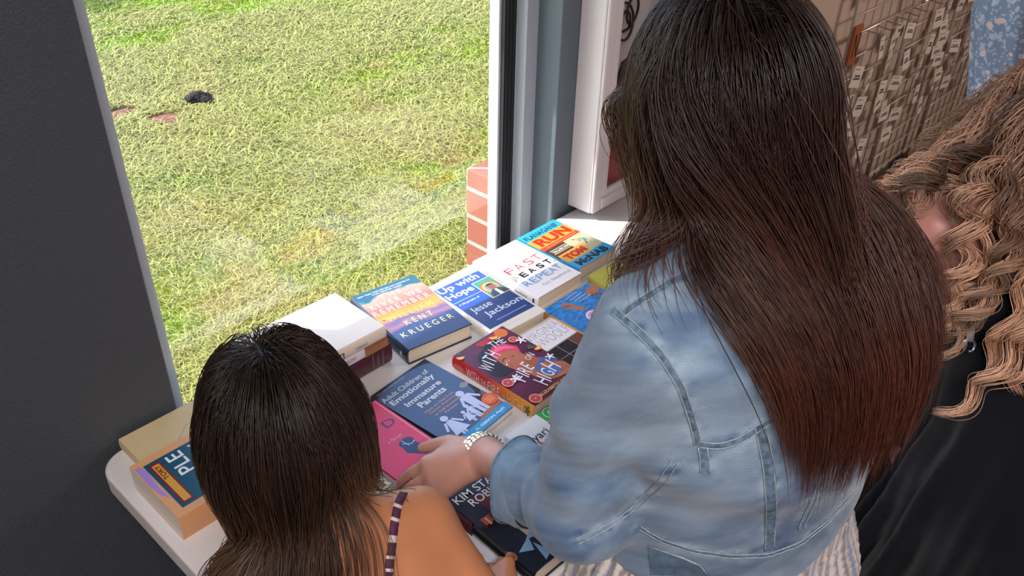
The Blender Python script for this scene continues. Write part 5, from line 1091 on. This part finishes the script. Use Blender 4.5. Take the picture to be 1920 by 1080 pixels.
    coll = lambda p: smin(smin(bf(p), hf(p), .02), scap(p), .02)
    off = r_.uniform(.003, .026, N)*np.clip(.8+.2*z, .3, 1); P = drape(rt_, d0, L, 34, coll, off, .72, grav=gv, noise=.06, seed=8)
    P, best = clump(P, 300, .6, 4, .0035); S = 34; k = np.linspace(0, 1, S)[None, :, None]; tone = r_.uniform(.75, 1.3, (N, 1, 1))*r_.uniform(.75, 1.3, N)[best][:, None, None]
    ca, cb, cc = (np.array(hexc(h)) for h in ('241a17','35241c','6a4a35')); col = np.where(k < .5, ca+(cb-ca)*k*2, cb+(cc-cb)*(k-.5)*2)*tone
    lite = ((x < -.45)*.75)[:, None, None]*np.clip(k*2-.5, 0, 1); col = col*(1-lite)+np.array(hexc('8b6a4e'))*tone*lite
    rad = r_.uniform(.00035, .0008, (N, 1))*np.clip(1.2-np.linspace(0, 1, S)[None, :]**3*1.05, .1, 1); Vh, Qh, Ch = strand_mesh(P, rad, col)
    cap_f = lambda p: np.maximum(f_ell(X(0,-.008,.018), np.stack([R,F,U]), A3(.0765,.0965,.1025)*s)(p), np.maximum(((p-hc)@F)-.052, -.03-((p-hc)@U)-.9*np.clip(.0-((p-hc)@F), 0, .06)))
    Vc, Qc = surf(cap_f, hc-.14, hc+.14, .006); Vc = relax(Vc, Qc, 2); V, Q = join_geo([(Vh, Qh), (Vc, Qc)])
    par(np_mesh('hair', V, Q, hair_mat('dark_brown_hair', .42, .4), colors=np.concatenate([Ch, np.tile(np.array(hexc('191210')), (len(Vc), 1))])))
    setpar(root, None); tag(root, 'person with shoulder length dark brown hair and a patterned thin strap, leaning over the books', 'person')
girl()
def curly():
    root = empty('person', (1.37,.05,0)); par = lambda o: (setattr(o, 'parent', root), o)[1]
    R0, F0 = A3(.97,-.24,0), A3(.24,.97,0); hc = at_d(2005,300,1.55); R, F, U = frame(A3(-.15,.80,-.55)); hf, X = head_fn(hc, R, F, U, 1.02)
    SL_ = A3(1.285,.285,1.215); SR_ = A3(1.59,.20,1.225); EL = A3(1.225,.34,.97); WL = A3(1.215,.47,.82); ER = A3(1.66,.32,1.0); WR = A3(1.62,.54,.90)
    mid = (SL_+SR_)/2
    torso = f_sect(R0, F0, [mid+A3(0,-.02,.0), A3(1.41,.16,1.12), A3(1.39,.09,.96), A3(1.38,.05,.80)], [.15,.145,.15,.19], [.085,.11,.115,.13], .03)
    arms = f_union([f_chain([SL_, EL, WL], [.052,.040,.026]), f_chain([SR_, ER, WR], [.052,.040,.026])], .02)
    legs = f_union([f_chain([A3(1.30,.06,.8), A3(1.30,.05,.05)], [.09,.045]), f_chain([A3(1.46,.03,.8), A3(1.46,.02,.05)], [.09,.045])], .02)
    bf = f_union([f_union([torso, f_chain([mid+A3(0,.02,.05), hc-U*.05-F*.02], [.058,.052])], .05), arms, legs], .03)
    V, Q = surf(lambda p: smin(bf(p), hf(p), .02), (1.10,-.20,0), (1.82,.72,1.62), .0095); V = relax(V, Q, 1)
    hL, tL = hand_fn(WL, A3(0,.8,-.5), A3(0,.4,.9), A3(1,0,0), .98, curl=(.3,.4,.3)); hR, tR = hand_fn(WR, A3(-.2,.8,-.5), A3(0,.4,.9), A3(-1,0,0), .98, curl=(.3,.4,.3))
    V2, Q2 = surf(lambda p: np.minimum(smin(f_cone(EL, WL, .04, .026)(p), hL(p), .015), smin(f_cone(ER, WR, .04, .026)(p), hR(p), .015)), (1.15,.42,.74), (1.75,.80,.98), .004)
    V, Q = join_geo([(V, Q), (V2, Q2)]); par(np_mesh('body', V, Q, m_skin_c)); face_parts(root, X, 1.02, '3f5a6a')
    dr = f_sect(R0, F0, [mid+A3(.01,-.05,-.03), A3(1.42,.15,1.12), A3(1.40,.08,.96), A3(1.38,.03,.78), A3(1.37,.0,.30)], [.145,.160,.170,.225,.34], [.085,.125,.135,.18,.30], .03)
    def dress(p):
        c = A3(1.39,.05,0); a = np.arctan2((p-c)@F0, (p-c)@R0); k = np.clip((1.05-p[:, 2])*2.2, 0, 1)
        return np.maximum(dr(p)+.012*k*np.sin(a*17+1.5*np.sin(p[:, 2]*5))+.005*k*np.sin(a*31+2), .28-p[:, 2])
    V, Q = surf(dress, (.96,-.40,.26), (1.82,.40,1.32), .009); V = relax(V, Q, 1)
    par(np_mesh('black_dress', V, Q, M('black_jersey', hexc('0e1019'), .9, sheen=.15, spec=.15))); bvh = BVHTree.FromPolygons([tuple(v) for v in V], [tuple(map(int, q)) for q in Q])
    ribbon('shoulder_strap', bvh, [(1800,440),(1786,468),(1764,515)], .011, [C('a9aeba', .6)], root)
    # cord with a silver clasp: hangs from the neck, so a thing of its own
    cd = empty('lanyard', tuple(at_d(1822,600,1.44))); b = MB(); P = []
    for (px, py) in ((1838,470),(1830,520),(1824,560),(1823,596)):
        h = bvh.ray_cast(Vector((0,0,CZ)), Vector(ray(px, py)))
        if h[0]: P.append(h[0]+h[1]*.004)
    if len(P) > 2:
        b.tube(P, .0015, n=6); o = b.build('cord', C('14141c', .6)); o.parent = cd; o.matrix_parent_inverse = Matrix.Translation(-cd.location)
        e = P[-1]; dn = (P[-1]-P[-2]).normalized(); sd_ = Vector(rt); b = MB(); b.tube([e, e+dn*.012, e+dn*.0125, e+dn*.035], [.0045,.0045,.0062,.0055], n=10); o = b.build('clasp', C('8d929c', .25)); o.parent = cd; o.matrix_parent_inverse = Matrix.Translation(-cd.location)
        b = MB(); b.tube([e+dn*(.042+.010*math.cos(t))+sd_*(-.002+.009*math.sin(t)) for t in np.linspace(0, 5.6, 22)], .0022, n=6); o = b.build('hook', M('silver_hook', hexc('b9c2d4'), .2, metal=.9)); o.parent = cd; o.matrix_parent_inverse = Matrix.Translation(-cd.location)
        tag(cd, 'thin black cord with a silver clasp hanging over the black dress', 'lanyard')
    # curls
    r_ = np.random.default_rng(25); dirs = fib_dirs(9000); x, y, z = dirs.T; keep = (z > -.6) & ~((y > .50)&(z < .60)) & ~((y > .3)&(z < .05)); dirs = dirs[keep]; dirs = dirs[r_.permutation(len(dirs))[:5200]]; x, y, z = dirs.T; N = len(x)
    hs = 1.02; hcn = X(0,-.006,.016); rt_ = hcn+(R*(x*.079)[:, None]+F*(y*.099)[:, None]+U*(z*.105)[:, None])*hs
    qy = np.clip(y, -.35, .75); part = np.stack([np.full_like(x, .1), qy, np.sqrt(1-qy**2-.01)], 1); dl = dirs-part; dl -= dirs*(dl*dirs).sum(1)[:, None]; dl += dirs*.35; dl /= np.linalg.norm(dl, axis=1)[:, None]+1e-9
    d0 = R*dl[:, :1]+F*dl[:, 1:2]+U*dl[:, 2:3]; L = r_.uniform(.28, .40, N); A0 = np.array(hc)*[1,1,0]
    tl = -.155+.24*np.clip((x+1)/2, 0, 1)+.02*r_.normal(size=N)-.05*(y > .1); tf = np.where(y > 0, .03, -.10)+.03*r_.normal(size=N)
    def gv(p, k):
        q = p-A0; e = tl-q@R0; e2 = tf-q@F0; g_ = 4.0*min(1, k*2); G = -UZ[None]+R0*np.clip(e*g_, -.8, .8)[:, None]+F0*np.clip(e2*g_, -.6, .5)[:, None]; return G/np.linalg.norm(G, axis=1)[:, None]
    coll = lambda p: smin(smin(bf(p), hf(p), .03), dr(p), .01); S = 60
    P = drape(rt_, d0, L, S, coll, r_.uniform(.006, .060, N), .75, grav=gv, noise=.05, seed=28); P, best = clump(P, 150, .94, 6, .0025, .55)
    k = np.linspace(0, 1, S); ph = r_.uniform(0, 6.28, N)[best]; fr = r_.uniform(3.5, 6.0, N)[best]; am = r_.uniform(.009, .017, N)[best]; T = np.gradient(P, axis=1); T /= np.linalg.norm(T, axis=2, keepdims=True)+1e-9
    u_ = np.cross(T, A3(.2,.9,.3)); u_ /= np.linalg.norm(u_, axis=2, keepdims=True)+1e-9; v_ = np.cross(T, u_); env = np.clip(k*2.2, 0, 1)[None, :]*am[:, None]; an = 2*np.pi*fr[:, None]*k[None, :]*1.0+ph[:, None]+r_.normal(0, .10, (N, 1))
    P = P+(u_*np.cos(an)[..., None]+v_*np.sin(an)[..., None])*env[..., None]
    tone = r_.uniform(.75, 1.3, (N, 1, 1))*r_.uniform(.3, 1.9, N)[best][:, None, None]; ca, cb = np.array(hexc('805e4e')), np.array(hexc('c39a80')); col = (ca+(cb-ca)*k[None, :, None]**.8)*tone
    rad = r_.uniform(.0004, .0010, (N, 1))*np.clip(1.2-k[None, :]**3*1.05, .1, 1); Vh, Qh, Ch = strand_mesh(P, rad, col)
    cap_f = lambda p: np.maximum(f_ell(X(0,-.008,.018), np.stack([R,F,U]), A3(.082,.102,.108)*hs)(p), np.maximum(((p-hc)@F)-.055, -.03-((p-hc)@U)-.9*np.clip(.0-((p-hc)@F), 0, .06)))
    Vc, Qc = surf(cap_f, hc-.16, hc+.16, .007); Vc = relax(Vc, Qc, 2); V, Q = join_geo([(Vh, Qh), (Vc, Qc)])
    par(np_mesh('hair', V, Q, hair_mat('golden_brown_curls', .38, .5), colors=np.concatenate([Ch, np.tile(np.array(hexc('3a2a22')), (len(Vc), 1))])))
    setpar(root, None); tag(root, 'person with long curly golden brown hair and a black sleeveless dress, at the right', 'person')
curly()
def floral():
    root = empty('person', (2.14,.40,0)); par = lambda o: (setattr(o, 'parent', root), o)[1]
    R0, F0 = A3(.94,-.34,0), A3(.34,.94,0); hc = A3(2.22,.52,1.60); R, F, U = frame(A3(.2,.85,-.35)); hf, X = head_fn(hc, R, F, U, 1.02)
    SL_ = A3(2.00,.46,1.36); SR_ = A3(2.36,.33,1.38); EL = A3(2.05,.41,1.12); WL = A3(2.22,.40,1.02); ER = A3(2.44,.32,1.12); WR = A3(2.50,.42,.98); mid = (SL_+SR_)/2
    sp = [mid, A3(2.17,.37,1.20), A3(2.15,.36,1.02), A3(2.15,.36,.85)]
    torso = f_sect(R0, F0, sp, [.15,.14,.13,.17], [.09,.11,.105,.12], .03)
    arms = f_union([f_chain([SL_, EL, WL], [.05,.040,.026]), f_chain([SR_, ER, WR], [.05,.040,.026])], .02); legs = f_union([f_chain([A3(2.07,.38,.85), A3(2.07,.36,.05)], [.09,.045]), f_chain([A3(2.23,.33,.85), A3(2.23,.31,.05)], [.09,.045])], .02)
    bf = f_union([f_union([torso, f_chain([mid+A3(0,.02,.05), hc-U*.05-F*.02], [.058,.052])], .05), arms, legs], .03)
    V, Q = surf(lambda p: smin(bf(p), hf(p), .02), (1.85,.10,0), (2.62,.76,1.76), .011); V = relax(V, Q, 1)
    hL, tL = hand_fn(WL, A3(.8,.3,-.5), A3(0,.4,.9), A3(1,0,0), .98, curl=(.3,.4,.3)); hR, tR = hand_fn(WR, A3(-.2,.8,-.5), A3(0,.4,.9), A3(-1,0,0), .98, curl=(.3,.4,.3))
    V2, Q2 = surf(lambda p: np.minimum(hL(p), hR(p)), (2.10,.30,.80), (2.62,.66,1.12), .0045)
    V, Q = join_geo([(V, Q), (V2, Q2)]); par(np_mesh('body', V, Q, m_skin_c)); face_parts(root, X, 1.02, '4a3a2a')
    # floral blouse with full elbow sleeves
    bl = f_sect(R0, F0, sp, [.160,.160,.160,.21], [.10,.130,.135,.16], .03)
    def blouse(p):
        t = bl(p); e = np.minimum(f_chain([SL_, SL_*.3+EL*.7, EL+(WL-EL)*.12], [.088,.092,.082])(p), f_chain([SR_, SR_*.3+ER*.7, ER+(WR-ER)*.12], [.088,.092,.082])(p)); an = np.arctan2((p-SL_)@F0, (p-SL_)@R0)
        d = smin(t, e, .02)+.004*np.sin(an*11+p[:, 2]*24)+.003*np.sin(p[:, 2]*60+an*3)*np.clip((1.25-p[:, 2])*6, 0, 1)
        return np.maximum(d, np.where(e < .03, 1.055+.06*np.sin(an)*.3-p[:, 2], .80-p[:, 2]))
    V, Q = surf(blouse, (1.80,.10,.76), (2.62,.72,1.52), .008); V = relax(V, Q, 1)
    m = bpy.data.materials.new('blue_floral_cotton'); m.use_nodes = True; nt = m.node_tree; b = nt.nodes['Principled BSDF']; b.inputs['Roughness'].default_value = .85
    tc = nt.nodes.new('ShaderNodeTexCoord'); nz = nt.nodes.new('ShaderNodeTexNoise'); nz.inputs['Scale'].default_value = 70; nt.links.new(tc.outputs['Object'], nz.inputs['Vector']); ad = nt.nodes.new('ShaderNodeMixRGB'); ad.inputs[0].default_value = .018; nt.links.new(tc.outputs['Object'], ad.inputs[1]); nt.links.new(nz.outputs['Color'], ad.inputs[2])
    prev = None
    for sc_, r0, colh in ((45, .34, 'a9b2c6'), (95, .34, '9dabc2'), (30, .26, 'c4b9c0')):
        vo = nt.nodes.new('ShaderNodeTexVoronoi'); vo.inputs['Scale'].default_value = sc_; nt.links.new(ad.outputs[0], vo.inputs['Vector']); lt = nt.nodes.new('ShaderNodeMath'); lt.operation = 'LESS_THAN'; lt.inputs[1].default_value = r0; nt.links.new(vo.outputs['Distance'], lt.inputs[0])
        mx = nt.nodes.new('ShaderNodeMixRGB'); mx.inputs[1].default_value = hexc('7388a6')+(1,); mx.inputs[2].default_value = hexc(colh)+(1,); nt.links.new(lt.outputs[0], mx.inputs[0])
        if prev: nt.links.new(prev.outputs[0], mx.inputs[1])
        prev = mx
    nt.links.new(prev.outputs[0], b.inputs['Base Color']); par(np_mesh('floral_blouse', V, Q, m))
    sk = f_sect(R0, F0, [A3(2.15,.36,.95), A3(2.15,.35,.7), A3(2.15,.34,.3)], [.15,.20,.27], [.12,.16,.22], .03); V, Q = surf(lambda p: np.maximum(sk(p), .2-p[:, 2]), (1.85,.08,.18), (2.46,.62,1.1), .014); par(np_mesh('skirt', V, Q, C('3a3d4c', .9)))
    r_ = np.random.default_rng(35); dirs = fib_dirs(3000); x, y, z = dirs.T; keep = (z > -.5) & ~((y > .50)&(z < .60)) & ~((y > .3)&(z < .05)); dirs = dirs[keep]; x, y, z = dirs.T; N = len(x)
    rt_ = X(0,-.006,.016)+(R*(x*.08)[:, None]+F*(y*.1)[:, None]+U*(z*.107)[:, None])*1.02; dl = dirs-np.array([0,.2,.95]); dl -= dirs*(dl*dirs).sum(1)[:, None]; dl /= np.linalg.norm(dl, axis=1)[:, None]+1e-9; d0 = R*dl[:, :1]+F*dl[:, 1:2]+U*dl[:, 2:3]
    P = drape(rt_, d0, r_.uniform(.18, .26, N), 18, lambda p: smin(bf(p), hf(p), .02), r_.uniform(.004, .02, N), .7, noise=.05, seed=3); col = np.tile(np.array(hexc('4a3629')), (N, 18, 1))*r_.uniform(.7, 1.3, (N, 1, 1)); Vh, Qh, Ch = strand_mesh(P, np.full((N, 18), .0012), col)
    par(np_mesh('hair', Vh, Qh, hair_mat('brown_bob_hair'), colors=Ch))
    setpar(root, None); root.location.x += .10; root.location.y -= .01; tag(root, 'person in a pale blue floral blouse, by the wire card panels', 'person')
floral()
